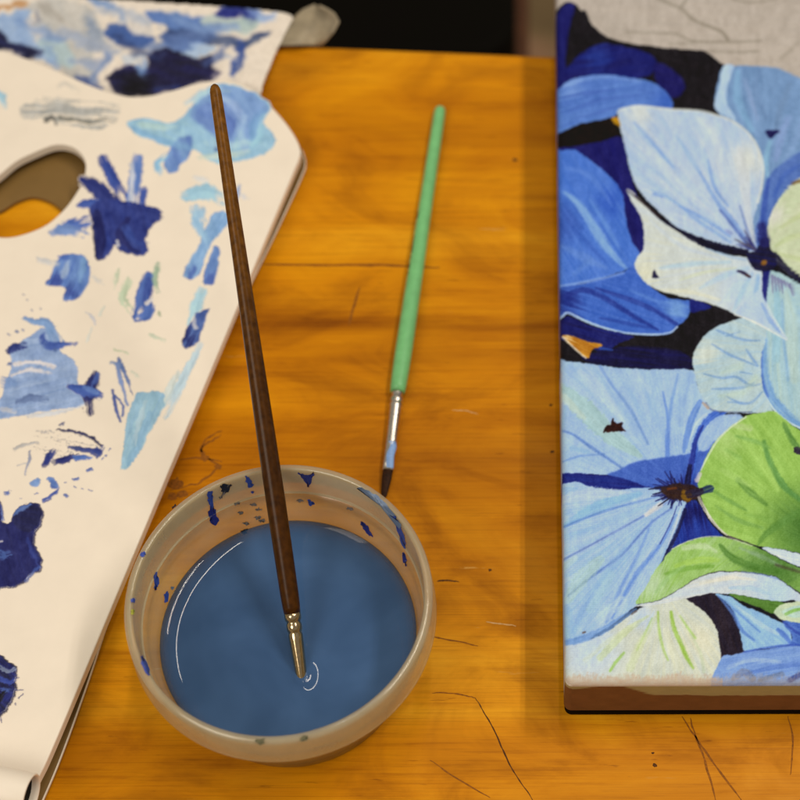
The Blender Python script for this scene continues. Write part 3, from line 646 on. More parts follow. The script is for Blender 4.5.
P = np.array([at(x, y, SHZ)[:2] for x, y in smooth(o_sh, 6)])
gx = np.arange(P[:, 0].min(), P[:, 0].max() + .5, .6); gy = np.arange(P[:, 1].min(), P[:, 1].max() + .5, .6)
X, Y = np.meshgrid(gx, gy, indexing='ij'); ins = Paint.inside(P, X, Y)
Z = sheet_z(X, Y)
px, py = proj(np.stack([X, Y, Z], -1)); c = sp_.sample(px + 15 * (fbm(px * .09, py * .12, 4) - .5), py + 10 * (fbm(px * .09 + 60, py * .12, 4) - .5)) + ((fbm(px * .3, py * .3 + 8, 3) - .5) * 26)[..., None]
cell = ins[:-1, :-1] & ins[1:, :-1] & ins[:-1, 1:] & ins[1:, 1:]
Fq = grid_faces(*X.shape).reshape(X.shape[0] - 1, X.shape[1] - 1, 4)[cell]; used = np.unique(Fq); rm = np.full(X.size, -1); rm[used] = np.arange(len(used))
so = mesh('sheet', np.stack([X, Y, Z], -1).reshape(-1, 3)[used], rm[Fq], M_sheet, sheet, alb(np.clip(c, 5, 250)).reshape(-1, 3)[used])
sd = so.modifiers.new('thickness', 'SOLIDIFY'); sd.thickness = .0003; sd.offset = -1
# the curled corner: a strip bent upwards along the sheet's far right edge
M_curl = varied('sheet_underside', rgba((150, 132, 102)), .5, 0, .4, 120, .25, .3)
A_ = np.array([(279, 46, 3), (285, 35, 3), (291, 24, 3), (296, 16, 3.4), (303, 10, 4.5), (315, 5, 7)], float)
B_ = np.array([(322, 45, 1.5), (327, 41, 5), (334, 33, 10), (340, 22, 13), (335, 13, 14), (320, 6, 12)], float)
V = []; nu, nv = 28, 22
for i in range(nu):
    t = i / (nu - 1); a = np.array([np.interp(t, np.linspace(0, 1, 6), A_[:, k]) for k in range(3)]); b = np.array([np.interp(t, np.linspace(0, 1, 6), B_[:, k]) for k in range(3)])
    for j in range(nv):
        s = j / (nv - 1); p = a * (1 - s) + b * s
        V.append(at(p[0], p[1], p[2] + 3.5 * math.sin(s * 5 + t * 3) * s * (1 - s) * 2 + 2.0 * (vnoise(t * 4, s * 3) - .5) * s))
cu_ = mesh('curled_corner', V, grid_faces(nu, nv), M_curl, sheet)
sd = cu_.modifiers.new('thickness', 'SOLIDIFY'); sd.thickness = .0006

# ------------------------------------------------------------------ the white tube on the palette's near edge
a = up(20, 806, 13); b_ = up(27, 790, 0)
R_ = 8.5
A0 = up(31.5, 796, R_ + .2); A1 = up(-120, 764, R_ + .2)
L_ = np.linalg.norm(A1 - A0)
tube = empty('tube', up(-20, 790))
tag(tube, "plain white tube with a dark open end lying across the palette's near corner", 'tube')
rod('tube_wall', A0, A1, [(1.5, R_ - 1.0), (.3, R_ - .9), (0, R_ - .6), (0, R_ - .2), (.4, R_), (L_, R_), (L_, R_ - 1), (1.5, R_ - 1.0)], M_white, tube, 48)
rod('dark_bore_plug', A0, A1, [(3.0, 0), (3.0, R_ - 1.2), (L_ - 3, R_ - 1.2), (L_ - 3, 0)], M_black, tube, 40)  # black plug added as the shade inside the open end

# ------------------------------------------------------------------ the plastic tub and its water
TC = np.array([-94.3, 302.7, 0.0])
def plastic(lo, hi):
    m, nt, b = mat('frosted_plastic', rgba((230, 212, 174)), .2, 0, .5)
    out = nt.nodes['Material Output']
    tr = N(nt, 'ShaderNodeBsdfTransparent'); tr.inputs[0].default_value = (.93, .93, .83, 1)
    tl = N(nt, 'ShaderNodeBsdfTranslucent'); tl.inputs[0].default_value = rgba((224, 206, 164))
    nz = noise_node(nt, 90, 5, (1, 1, .6)); r = ramp(nt, nz.outputs[0], [(.3, (lo, lo, lo)), (.75, (hi, hi, hi))])
    m1 = N(nt, 'ShaderNodeMixShader'); m1.inputs[0].default_value = .4
    nt.links.new(b.outputs[0], m1.inputs[1]); nt.links.new(tl.outputs[0], m1.inputs[2])
    m2 = N(nt, 'ShaderNodeMixShader'); nt.links.new(r.outputs[0], m2.inputs[0])
    nt.links.new(tr.outputs[0], m2.inputs[1]); nt.links.new(m1.outputs[0], m2.inputs[2])
    fr = N(nt, 'ShaderNodeLayerWeight'); gl = N(nt, 'ShaderNodeBsdfGlossy'); gl.inputs['Roughness'].default_value = .13
    m3 = N(nt, 'ShaderNodeMixShader'); pw = N(nt, 'ShaderNodeMath', operation='POWER'); pw.inputs[1].default_value = 4; nt.links.new(fr.outputs['Facing'], pw.inputs[0]); ma = N(nt, 'ShaderNodeMath', operation='MULTIPLY_ADD'); ma.inputs[1].default_value = .5; ma.inputs[2].default_value = .05; nt.links.new(pw.outputs[0], ma.inputs[0]); nt.links.new(ma.outputs[0], m3.inputs[0]); nt.links.new(m2.outputs[0], m3.inputs[1]); nt.links.new(gl.outputs[0], m3.inputs[2])
    nt.links.new(m3.outputs[0], out.inputs['Surface'])
    bump(nt, b, nz.outputs[0], .06, .0005)
    return m
M_tub = plastic(.18, .28); M_rim = plastic(.34, .46)
tub = empty('plastic_tub', TC)
tag(tub, 'round translucent plastic tub flecked with blue and black paint, holding the blue water', 'tub')
lathe('wall', [(0, .1), (42.5, .1), (44.3, .5), (45, 1.6), (48.3, 15), (51.7, 29), (54.9, 42.9), (53.9, 42.9), (50.7, 29), (47.2, 15), (44.1, 2.2), (43, 1.3), (0, 1.3)], TC, M_tub, tub, 160)
lathe('rim', [(53.7, 43.2), (54.15, 43.9), (54.25, 44.8), (54.5, 59.6), (54.7, 60.5), (55.2, 61.0), (55.9, 61.0), (56.6, 60.75), (57.2, 60.3), (57.6, 59.7), (57.85, 58.8), (58.35, 50), (58.65, 45), (58.6, 44.2), (58.2, 44.0), (57.8, 44.5), (57.4, 47), (56.9, 58.4), (56.2, 59.6), (55.5, 59.8), (55.1, 57), (54.95, 44.2), (54.6, 43.2), (53.7, 43.2)], TC, M_rim, tub, 160)
WZ = 24.0
def wall_r(z): return 44.1 + (z - 2.2) * (53.9 - 44.1) / (42.9 - 2.2)
def wallhit(x, y):
    """first point on the tub's inner far wall or rim along the view ray"""
    d = ray(x, y); o = np.array([0, 0, CH]); prev = None
    for z in np.arange(61, WZ - 1, -.1):
        t = (z - CH) / d[2]; p = o + t * d
        rr = math.hypot(p[0] - TC[0], p[1] - TC[1]); R = 54.25 + (z - 44.8) * .017 if z > 44.2 else wall_r(z)
        if rr >= R - .02: prev = p; break
    if prev is None or z > 60.4: t = (61.15 - CH) / d[2]; return o + t * d
    v = np.array([TC[0] - prev[0], TC[1] - prev[1], 0]); v /= np.linalg.norm(v)
    return prev + v * .25
# brush positions are needed by the water's surface
bP1 = at(301.5, 676, WZ)
bP2 = at(271.3, 471, 61 + 4.3)
bd = (bP2 - bP1) / np.linalg.norm(bP2 - bP1)

# water: flat disc, rising at the wall and around the ferrule
nr, nth = 150, 240
rr = np.concatenate([np.linspace(0, 30, 70), np.linspace(30.3, wall_r(WZ + 3.0) - .12, 90)])
nr = len(rr); th = np.linspace(0, 2 * np.pi, nth, endpoint=False)
Rg, Tg = np.meshgrid(rr, th, indexing='ij')
X = TC[0] + Rg * np.cos(Tg); Y = TC[1] + Rg * np.sin(Tg)
Z = WZ + 3.0 * np.exp(-(rr[-1] - Rg) / 4.4) + .05 * (fbm(X * .08, Y * .08, 2) - .5)
fd = np.hypot((X - bP1[0]), (Y - bP1[1]) / 1.5)
Z = Z + 1.5 * np.exp(-np.maximum(fd - 2.2, 0) / 2.6)
V = np.stack([X, Y, Z], -1).reshape(-1, 3)
F = list(map(tuple, grid_faces(nr, nth)[:, ::-1])) if False else None
I, J = np.meshgrid(np.arange(nr - 1), np.arange(nth), indexing='ij'); J2 = (J + 1) % nth
F = np.stack([I * nth + J, (I + 1) * nth + J, (I + 1) * nth + J2, I * nth + J2], -1).reshape(-1, 4)
side = []
for z in (20, 12, 4, 1.6):
    r_ = min(wall_r(z), 44) if z < 2.3 else wall_r(z); r_ -= .15
    side.append(np.stack([TC[0] + r_ * np.cos(th), TC[1] + r_ * np.sin(th), th * 0 + z], -1))
base = len(V); V = np.vstack([V] + side); F2 = []
last = (nr - 1) * nth
for k in range(len(side)):
    a0 = last if k == 0 else base + (k - 1) * nth; b0 = base + k * nth; j = np.arange(nth); j2 = (j + 1) % nth
    F2.append(np.stack([a0 + j, b0 + j, b0 + j2, a0 + j2], -1))
F = np.vstack([F] + F2)
thin = np.concatenate([np.exp(-(rr[-1] - Rg.ravel()) / 2.4), np.repeat([1.0, .6, .2, 0], nth)])
def water_material():
    m, nt, b = mat('paint_water', rgba((48, 73, 106)), .012, 0, .5, IOR=1.333)
    nz = noise_node(nt, 26, 3, dist=.5); r = ramp(nt, nz.outputs[0], [(.3, rgba((53, 78, 109))), (.7, rgba((68, 95, 128)))])
    nt.links.new(r.outputs[0], b.inputs['Base Color'])
    out = nt.nodes['Material Output']
    at_ = N(nt, 'ShaderNodeAttribute', attribute_name='thin'); tr = N(nt, 'ShaderNodeBsdfTransparent'); tr.inputs[0].default_value = (.62, .70, .55, 1)
    mu = N(nt, 'ShaderNodeMath', operation='MULTIPLY'); mu.inputs[1].default_value = .7; nt.links.new(at_.outputs['Fac'], mu.inputs[0])
    ms = N(nt, 'ShaderNodeMixShader'); nt.links.new(mu.outputs[0], ms.inputs[0]); nt.links.new(b.outputs[0], ms.inputs[1]); nt.links.new(tr.outputs[0], ms.inputs[2])
    nt.links.new(ms.outputs[0], out.inputs['Surface'])
    return m
water = mesh('paint_water', V, F, water_material(), None, attrs={'thin': thin})
tag(water, 'cloudy blue paint water filling the plastic tub below its rim', 'water', kind='thing')

# paint flecks on the tub
def fmat(n, c, r=.4): return varied(n, rgba(c), r, 0, .5, 1500, .2, .2)
F_blue, F_navy, F_black, F_grey, F_yel, F_teal = fmat('blue_fleck', (50, 72, 150)), fmat('navy_fleck', (34, 38, 110)), fmat('black_fleck', (26, 22, 26)), fmat('grey_fleck', (118, 104, 92)), fmat('yellow_fleck', (170, 165, 50)), fmat('slate_fleck', (108, 122, 140))
F_olive = fmat('olive_fleck', (92, 84, 52))
def fleck(pts, m, hit=wallhit, n=3):
    P = smooth(pts, n + 2); ctr = P.mean(0); sz = np.ptp(P, axis=0).max()
    P = P + (rng.random(P.shape) - .5) * min(.32 * sz, 2.2)
    ring = np.array([hit(x, y) for x, y in P]); mid = np.array([hit(*(ctr + (p - ctr) * .5)) for p in P]); c0 = hit(*ctr)
    k = len(P); V = np.vstack([ring, mid, [c0]])
    F = [(i, (i + 1) % k, k + (i + 1) % k, k + i) for i in range(k)] + [(k + i, k + (i + 1) % k, 2 * k) for i in range(k)]
    mesh('paint_fleck', V, F, m, tub)
fleck([(207, 493), (212, 492), (213, 502), (211, 508), (208, 502)], F_blue)
fleck([(209, 508), (214, 507), (218, 521), (214, 525), (209, 519)], F_navy)
fleck([(221, 485), (231, 484), (227, 492), (222, 491)], F_black)
fleck([(222, 492), (225, 492), (221, 498), (219, 497)], F_grey)
fleck([(245, 477), (249, 477), (253, 485), (249, 487)], F_blue)
fleck([(298, 472.5), (306, 475), (314, 472), (312, 480), (309, 487), (304, 480)], F_navy)
fleck([(308, 500), (314, 501), (313, 505), (309, 504)], F_blue)
fleck([(241, 531), (247, 528), (246, 533), (243, 534)], F_black)
fleck([(250, 491), (254, 491), (253, 493)], F_blue)
for x, y in ((236, 503), (253, 504), (257, 517), (246, 523), (240, 512), (262, 520), (300, 500), (350, 508), (258, 509)): fleck([(x - 3, y), (x + 1, y - 1.6), (x + 3.5, y + .6), (x, y + 1.6)], F_grey)
fleck([(361, 521), (366, 524), (373, 534), (371, 536), (364, 529)], F_navy)
fleck([(358, 487), (372, 493), (386, 504), (400, 524), (398, 527), (384, 509), (370, 497)], F_teal)
fleck([(392, 515), (398, 521), (404, 534), (406, 548), (403, 545), (398, 530)], F_blue)
fleck([(403, 552), (406, 556), (407, 566), (404, 562)], F_navy)
fleck([(363, 540), (365, 540), (365, 542)], F_black)
fleck([(140, 553), (145, 552), (145, 556), (141, 557)], F_blue)
fleck([(153, 576), (157, 573), (158, 585), (154, 590)], F_blue)
fleck([(163, 594), (167, 592), (167, 601), (164, 602)], F_blue)
fleck([(170, 587), (173, 586), (172, 590)], F_teal)
rimtop = lambda x, y: at(x, y, 61.2)
fleck([(140, 657), (143, 658), (149, 672), (148, 675), (143, 668)], F_blue, wallhit)
fleck([(131, 599), (134, 599), (134, 603), (131, 602)], F_blue, wallhit)
fleck([(131, 610), (134, 610), (133, 614), (131, 613)], F_yel, wallhit)
def ledge(x, y): return at(x, y, 61.15)
fleck([(300, 737), (307, 736), (306, 741), (301, 742)], F_olive, ledge); fleck([(256, 740), (264, 739), (263, 744), (258, 744)], F_olive, ledge)
fleck([(172, 507), (175, 504), (176, 505), (173, 509)], F_black, rimtop)

# ------------------------------------------------------------------ brush standing in the tub
def wood_handle(name, c1, c2, rough=.28):
    m, nt, b = mat(name, rough=rough, spec=.16)
    nz = noise_node(nt, 1, 6, (420, 420, 10), 'Object', .5)
    r = ramp(nt, nz.outputs[0], [(.3, c1), (.7, c2)]); a_ = N(nt, 'ShaderNodeAttribute', attribute_name='paint'); nt.links.new(mix(nt, 1.0, a_.outputs['Color'], r.outputs[0], 'MULTIPLY'), b.inputs['Base Color']); bump(nt, b, nz.outputs[0], .15, .0002)
    return m
M_handle = wood_handle('dark_brown_lacquer', (.45, .42, .4), (1.0, 1.0, 1.0))
M_gold = varied('brass_ferrule', (.50, .39, .24, 1), .14, 1.0, .5, 700, .15, .1)
M_silver = varied('silver_ferrule', (.66, .62, .56, 1), .28, 1.0, .5, 700, .12, .15)
M_bris = varied('dark_bristle', (.032, .012, .005, 1), .6, 0, .15, 900, .5, .4, (1, 1, 1))
def along(P, d, ypx):
    lo_, hi_ = -50., 400.
    for _ in range(60):
        m_ = (lo_ + hi_) / 2
        if proj(P + d * m_)[1][0] > ypx: lo_ = m_
        else: hi_ = m_
    return lo_
T = lambda y: along(bP1, bd, y)
def rad(t, w):
    return w * .94 / 2 / pxmm(bP1 + bd * t)
brush = empty('paintbrush', bP1)
tag(brush, "dark brown handled paintbrush with brass ferrule, standing in the tub of blue water", 'paintbrush')
tE = T(84); hp = []
for y, w in ((613, 17.5), (607, 18.6), (595, 19.6), (560, 20.2), (500, 20.8), (440, 20.2), (380, 18.8), (320, 17.4), (260, 16.0), (200, 14.6), (150, 13.6), (115, 13.0), (98, 12.6), (92, 12.0)):
    t = T(y); hp.append((t, rad(t, w)))
hp = [(hp[0][0], 0)] + hp + [(tE - 1.8, rad(tE, 10.6)), (tE - .6, rad(tE, 7.5)), (tE, rad(tE, 2.5)), (tE + .1, 0)]
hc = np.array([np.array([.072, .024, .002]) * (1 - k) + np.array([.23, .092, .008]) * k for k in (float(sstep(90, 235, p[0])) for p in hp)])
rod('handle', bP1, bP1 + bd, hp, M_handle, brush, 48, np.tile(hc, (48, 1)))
fp = []
for y, w in ((612, 14.0), (612.5, 17.4), (616, 18.0), (619.5, 17.4), (621, 15.0), (622.5, 14.6), (624, 16.2), (627, 16.8), (630, 16.2), (631.5, 14.4), (633, 14.2), (635, 15.4), (640, 15.2), (650, 14.4), (662, 13.2), (674, 12.0), (684, 11.2), (694, 10.8)):
    t = T(y); fp.append((t, rad(t, w)))
rod('ferrule', bP1, bP1 + bd, fp, M_gold, brush, 48)
tb = T(694); zb = bP1[2] + bd[2] * tb; tt = tb + 9
rod('bristles', bP1, bP1 + bd, [(tb + 2, 2.0), (tb, 2.2), ((tb + tt) / 2, 2.3), (tt - 2, 1.2), (tt, .2)], M_bris, brush, 24)

# ------------------------------------------------------------------ green brush lying on the table
gA = at(440.5, 107, 2.4); gB = at(397.5, 392, 3.3); gC = at(388, 470, 2.6); gD = at(383.5, 498, 1.0)
gd = (gB - gA) / np.linalg.norm(gB - gA); gL = np.linalg.norm(gB - gA)
def grad_(P, w): return w / 2 / pxmm(P)
gbr = empty('paintbrush', at(400, 380, 0))
tag(gbr, 'thin green handled paintbrush with silver ferrule lying on the wooden table beside the tub', 'paintbrush')
gp = [(0, 0), (.15, grad_(gA, 5)), (1.0, grad_(gA, 9)), (2.4, grad_(gA, 11))]
for f_, w in ((.04, 11.6), (.15, 12.2), (.3, 13.0), (.45, 14.2), (.6, 15.6), (.75, 16.6), (.85, 17.2), (.93, 17.0), (.98, 16.0), (1.0, 14.6)): gp.append((gL * f_, grad_(gA + gd * gL * f_, w)))
gp.append((gL, 0))
M_green = varied('green_enamel', rgba((120, 184, 112)), .35, 0, .4, 160, .1, .08)
rod('handle', gA, gB, gp, M_green, gbr, 40)
M_mark = varied('dark_worn_mark', rgba((52, 62, 40)), .6, 0, .3, 900, .3, 0)
def mark(f0, f1, a0, a1):
    rows = []
    for i in range(7):
        t = gL * (f0 + (f1 - f0) * i / 6); R = np.interp(t, [p[0] for p in gp], [p[1] for p in gp]) + .06
        V_ = rod_points(gA, gB, [(t, R)], 72)[:, 0]; w0 = a0 + int(2 * vnoise(i * .9, f0 * 90)); rows.append(V_[w0:a1 + 1][:max(2, a1 - a0 - 1)])
    n_ = min(len(r) for r in rows); V = np.array([r[:n_] for r in rows])
    mesh('worn_mark', V, grid_faces(len(rows), n_), M_mark, gbr)
for f0, f1, a0, a1 in ((.40, .425, 3, 10), (.485, .545, 2, 9), (.58, .60, 3, 9), (.61, .622, 4, 9), (.553, .565, 2, 8)): mark(f0, f1, a0, a1)
fd_ = (gC - gB) / np.linalg.norm(gC - gB); fL = np.linalg.norm(gC - gB)
ff = [(0, 0), (-.6, grad_(gB, 11.4)), (1.0, grad_(gB, 11.6)), (3.0, grad_(gB, 11.8)), (3.6, grad_(gB, 13.6)), (4.6, grad_(gB, 13.8)), (5.2, grad_(gB, 12.2)), (5.8, grad_(gB, 12.0)), (6.4, grad_(gB, 13.2)), (7.4, grad_(gB, 13.2)), (8.0, grad_(gB, 12.0)), (fL * .55, grad_(gB, 11.0), .9, 1.0), (fL * .85, grad_(gC, 10), .72, 1.12), (fL, grad_(gC, 9.6), .62, 1.2), (fL + .1, 0)]
rod('ferrule', gB, gC, ff, M_silver, gbr, 40)
M_bluew = fmat('pale_blue_paint', (128, 160, 200)); M_gfl = fmat('green_fleck', (70, 140, 60))
def patch(name, t0, t1, a0, a1, m):
    ts = np.linspace(t0, t1, 8); rows = []
    for t in ts:
        r_ = np.interp(t, [p[0] for p in ff[2:]], [p[1] for p in ff[2:]]); fl_ = np.interp(t, [fL * .4, fL], [1, .62]); wd = np.interp(t, [fL * .4, fL], [1, 1.2])
        rows.append(rod_points(gB, gC, [(t, r_ + .07, fl_, wd)], 72)[:, 0])
    k0 = [a0 + int(9 * vnoise(i * .8, a0)) for i in range(8)]; n_ = a1 - a0 - 5
    mesh(name, np.array([r[k:k + n_] for r, k in zip(rows, k0)]), grid_faces(8, n_), m, gbr)
patch('paint_smear', fL * .66, fL * .985, 10, 32, M_bluew); patch('paint_fleck', 4.0, 5.0, 8, 15, M_gfl); patch('paint_fleck', 5.2, 6.6, 22, 30, M_gfl)
bD = (gD - gC) / np.linalg.norm(gD - gC); bL = np.linalg.norm(gD - gC)
rod('bristles', gC, gD, [(-1, 0), (-1, grad_(gC, 8.6), .6, 1.2), (bL * .3, grad_(gC, 8.6), .6, 1.15), (bL * .65, grad_(gC, 7.2), .6, 1.1), (bL * .93, grad_(gC, 5.2), .5, 1.1), (bL, grad_(gC, 3.4), .4, 1.0), (bL + .1, 0)], M_bris, gbr, 32)

# ------------------------------------------------------------------ the painted canvas
CT, CB = 33.0, 4.4
cO = at(565.0, 683.5, CT); cY = at(556.0, 0, CT) - cO; cY[2] = 0; cY /= np.linalg.norm(cY); cX = np.array([cY[1], -cY[0], 0])
CW, CL, CR = 300.0, 405.0, 3.0
pt = Paint(530, -90, 1130, 730, 2, (28, 26, 34))
exec_canvas = None
def paint_canvas(p):
    K1, NAV = (26, 24, 28), (31, 29, 88)
    # bare primed cloth at the far side with pencil lines
    p.poly([(530, -90), (1130, -90), (1130, 180), (820, 90), (780, 80), (740, 76), (700, 60), (600, 44), (585, 10), (530, 30)], (190, 177, 162), (184, 172, 158), dirn=(1, .1), K=8, amp=6, sm=0)
    PC = (146, 136, 120)
    for q, w, o in (([(650, -8), (664, 1), (683, 10), (693, 19.5), (712, 27.5), (722, 32), (728, 40)], 3.4, .75), ([(681, 7), (690, -6), (700, -30)], 3, .6), ([(626, 32), (650, 33), (676, 34), (693, 41), (728, 42), (761, 41)], 2.6, .6), ([(670, 44), (690, 43), (702, 41)], 2.4, .5), ([(706, 51), (735, 52), (758, 51)], 2.6, .6), ([(733, -1), (751, 2.5), (772, -1), (800, -12)], 3, .55), ([(780, 60), (815, 30), (860, 10)], 3, .5), ([(760, -60), (800, -40), (870, -50)], 3, .5), ([(600, -60), (650, -40), (700, -70)], 3, .5)): p.line(q, w, PC, o, 1.2)
    # dark ground
    p.poly([(545, 30), (556, 12), (566, 2), (576, 5), (584, 15), (594, 27), (608, 37), (625, 42.5), (650, 46), (690, 50), (704, 51), (712, 56), (719, 62), (727, 68), (732, 90), (740, 200), (760, 420), (640, 420), (545, 420)], K1, (34, 30, 34), dirn=(1, .3), K=10, amp=6, sm=4)
    p.poly([(545, 40), (557, 14), (567, 3), (575, 6), (571, 22), (567, 45), (566, 66), (575, 84), (545, 100)], (32, 31, 92), (38, 42, 104), dirn=(.1, 1), K=12, soft=4)
    p.poly([(566, 74), (574, 60), (586, 50), (602, 43), (622, 46), (646, 52), (657, 62), (648, 76), (620, 80), (590, 80)], (36, 42, 112), (32, 34, 92), dirn=(1, -.2), K=12, soft=5, grad=((44, 60, 132), (598, 58), 22))
    p.poly([(654, 64), (664, 64), (680, 76), (685, 88), (676, 98), (662, 94), (655, 78)], (36, 34, 96), (32, 30, 84), soft=5)
    # blue petal, far left
    B1 = [(550, 96), (560, 88), (570, 80), (588, 75.5), (608, 74.5), (630, 77.5), (650, 81.5), (662, 88), (671, 98), (673, 106), (668, 110), (636, 107), (620, 112), (612, 118), (590, 122), (574, 126), (550, 138)]
    p.poly(B1, (104, 138, 198), (84, 116, 184), dirn=(1, -.22), K=18, freq=.012, grad=[((70, 104, 180), (668, 104), 26), ((126, 156, 210), (572, 84), 18)])
    for q in ([(562, 98), (590, 92), (615, 90)], [(570, 110), (600, 100), (640, 95)], [(575, 118), (600, 112), (625, 104)], [(585, 96), (600, 92)], [(640, 90), (655, 94)]): p.line(q, (1.5, 3, 1), (72, 98, 170), .6, 1)
    p.line([(560, 90), (572, 83), (600, 77), (640, 81)], (2, 4, 2), (140, 168, 214), .5, 1.5)
    p.poly([(550, 140), (574, 127), (596, 122), (615, 118), (623, 130), (622, 138), (600, 142), (575, 146), (550, 156)], (24, 18, 15), (30, 22, 16), sm=4)
    p.poly([(611, 118.5), (620, 117), (624, 128), (617, 125)], (206, 150, 36), (160, 120, 30), sm=3)
    p.poly([(550, 152), (575, 146), (600, 142), (622, 137), (628, 165), (637, 196), (645, 236), (641, 257), (630, 246), (550, 180)], NAV, (36, 36, 104), dirn=(.3, 1), K=10)
    B2 = [(550, 156), (562, 151), (570, 149.5), (578, 151.5), (590, 160), (604, 171), (616, 183), (623, 196), (625, 210), (627, 224), (632, 241), (640, 254), (637, 262), (624, 270.5), (600, 279), (580, 283), (550, 290)]
    p.poly(B2, (76, 116, 194), (94, 130, 202), dirn=(.62, 1), K=15, freq=.012, grad=[((70, 98, 172), (556, 225), 34), ((62, 98, 184), (612, 200), 24)])
    for q, w, c, o in (([(564, 192), (580, 206), (600, 238), (614, 256), (626, 268)], (2, 7, 10, 6, 2), (150, 184, 218), .75), ([(590, 200), (604, 222), (618, 246)], (2, 5, 2), (118, 156, 212), .6), ([(566, 168), (590, 176), (612, 206)], (2, 6, 2), (110, 144, 208), .55), ([(566, 222), (590, 246), (606, 262)], (2, 5, 2), (60, 92, 170), .6), ([(562, 246), (585, 258), (606, 268)], (4, 9, 3), (118, 150, 208), .55), ([(562, 204), (580, 228)], (2, 5), (66, 96, 170), .5), ([(574, 274), (590, 262)], (4, 7), (112, 146, 206), .5)): p.line(q, w, c, o, 2)
    B3 = [(550, 292), (580, 284), (605, 278), (624, 271), (637, 264), (650, 285), (668, 298), (690, 301), (691, 310), (685, 321), (676, 327), (669, 333.5), (650, 335), (624, 333), (600, 327), (582, 320), (568, 313.5), (558, 321), (550, 322)]
    p.poly(B3, (66, 102, 182), (82, 116, 192), dirn=(1, .32), K=17, freq=.012, grad=[((46, 60, 132), (566, 300), 24), ((122, 158, 208), (676, 310), 18)])
    for q, w, c, o in (([(558, 300), (582, 290), (604, 298), (640, 320), (658, 330)], (3, 6, 5, 2), (46, 60, 134), .8), ([(596, 288), (625, 298), (650, 308), (676, 324)], (2, 5, 5, 4), (44, 56, 130), .7), ([(600, 318), (630, 324), (652, 328)], (2, 4, 2), (52, 74, 150), .7), ([(560, 286), (590, 281), (624, 273)], (2, 3.4, 2), (138, 166, 220), .8), ([(630, 290), (660, 302), (678, 304)], (2, 5, 3), (110, 146, 206), .5)): p.line(q, w, c, o, 1.2)
    p.line([(556, 321), (562, 317), (568, 313), (582, 319.5), (600, 326.5), (624, 332.5), (650, 334.5), (669, 333), (677, 327)], (2.6, 2.6, 2.2, 2), (178, 200, 232), .95, .6)
    p.poly([(550, 326), (562, 320), (569, 316), (584, 323), (606, 330), (634, 336.5), (620, 343), (604, 352), (590, 348), (550, 336)], (38, 44, 112), (32, 32, 84), dirn=(1, .3), K=12, sm=4)
    p.poly([(582, 356), (604, 350), (630, 346), (662, 348), (684, 353), (694, 362), (692, 368), (660, 370), (620, 367), (590, 363)], (31, 30, 80), (26, 24, 50), dirn=(1, .1), K=10, soft=3)
    p.poly([(690, 299), (702, 302), (712, 307), (700, 311), (691, 312)], (36, 44, 116), (32, 36, 100), sm=3)
    p.poly([(562, 336), (570, 335.5), (586, 341), (603, 345.5), (592, 350), (588, 358), (576, 349), (566, 341)], (206, 150, 58), (168, 108, 36), dirn=(1, .5), K=16, sm=4, grad=((240, 214, 160), (567, 338), 10))
    p.line([(563, 337), (574, 348), (586, 358)], (2, 1.6), (240, 225, 195), .9, .5); p.line([(600, 348), (612, 350)], (3, 2), (60, 92, 170), .7)
    # light blue floret: upper petal
    FC = (682, 492)
    U = [(545, 362), (566, 361), (590, 363.5), (610, 366.5), (650, 369.5), (693, 370), (697, 384), (704, 398), (715, 410), (728, 416), (745, 418), (745, 440), (716, 470), (700, 492), (683, 494), (650, 489), (620, 478), (590, 474), (545, 474)]
    p.poly(U, (158, 186, 218), (176, 198, 224), focus=(684, 505), K=16, freq=.012, sm=4)
    for q, w, c, o in (([(560, 388), (585, 410), (612, 436), (640, 456)], (10, 22, 18, 5), (172, 200, 190), .75), ([(564, 398), (584, 418)], (9, 5), (200, 212, 196), .6), ([(580, 372), (600, 392), (622, 420)], (6, 12, 4), (190, 206, 226), .6), ([(600, 366), (614, 388), (632, 412), (648, 444)], (2, 2.8, 3.4, 2), (110, 142, 192), .7), ([(668, 476), (667.5, 440), (668, 420), (663, 392)], (4.5, 5, 3, 1.2), (104, 138, 204), .85), ([(669, 420), (673, 396), (678, 374)], (3.5, 3, 1.2), (118, 152, 204), .75), ([(556, 430), (572, 434), (592, 448), (622, 468)], (1.5, 2, 3, 2), (92, 124, 184), .8), ([(562, 462), (580, 456), (604, 454)], (1, 2, 1), (104, 138, 194), .7), ([(566, 406), (560, 440)], (3, 4), (150, 184, 206), .5), ([(636, 372), (650, 392)], (7, 4), (182, 202, 224), .6), ([(690, 376), (682, 398), (680, 425)], (8, 10, 5), (150, 178, 214), .6), ([(602, 388), (620, 420), (640, 446)], (6, 8, 4), (182, 204, 226), .5), ([(572, 448), (588, 452)], (5, 4), (146, 182, 208), .6)): p.line(q, w, c, o, 1.4)
    p.poly([(606, 479), (622, 468), (640, 461), (672, 456), (700, 451), (716, 440), (714, 466), (702, 488), (684, 494), (650, 489)], (80, 110, 186), (66, 94, 174), focus=FC, K=22, freq=.02, soft=6, op=.95, grad=((40, 52, 130), (690, 488), 22))
    p.line([(724, 410), (710, 420), (701, 432), (695, 448), (692, 470), (688, 486)], (9, 9.5, 8.5, 7, 6.5, 7), (70, 104, 186), 1, .9); p.line([(703, 426), (696, 440), (692, 460), (688, 482)], (2, 4, 6, 7), (44, 54, 132), .85); p.line([(690, 466), (687, 486)], (4, 7), (24, 22, 50), .85)
    p.line([(700, 402), (692, 418), (686, 440), (684, 452)], (5, 7, 6, 3), (108, 142, 202), .85); p.line([(706, 414), (696, 424), (690, 440)], (2.4, 2, 1.4), (196, 212, 232), .8, .5)
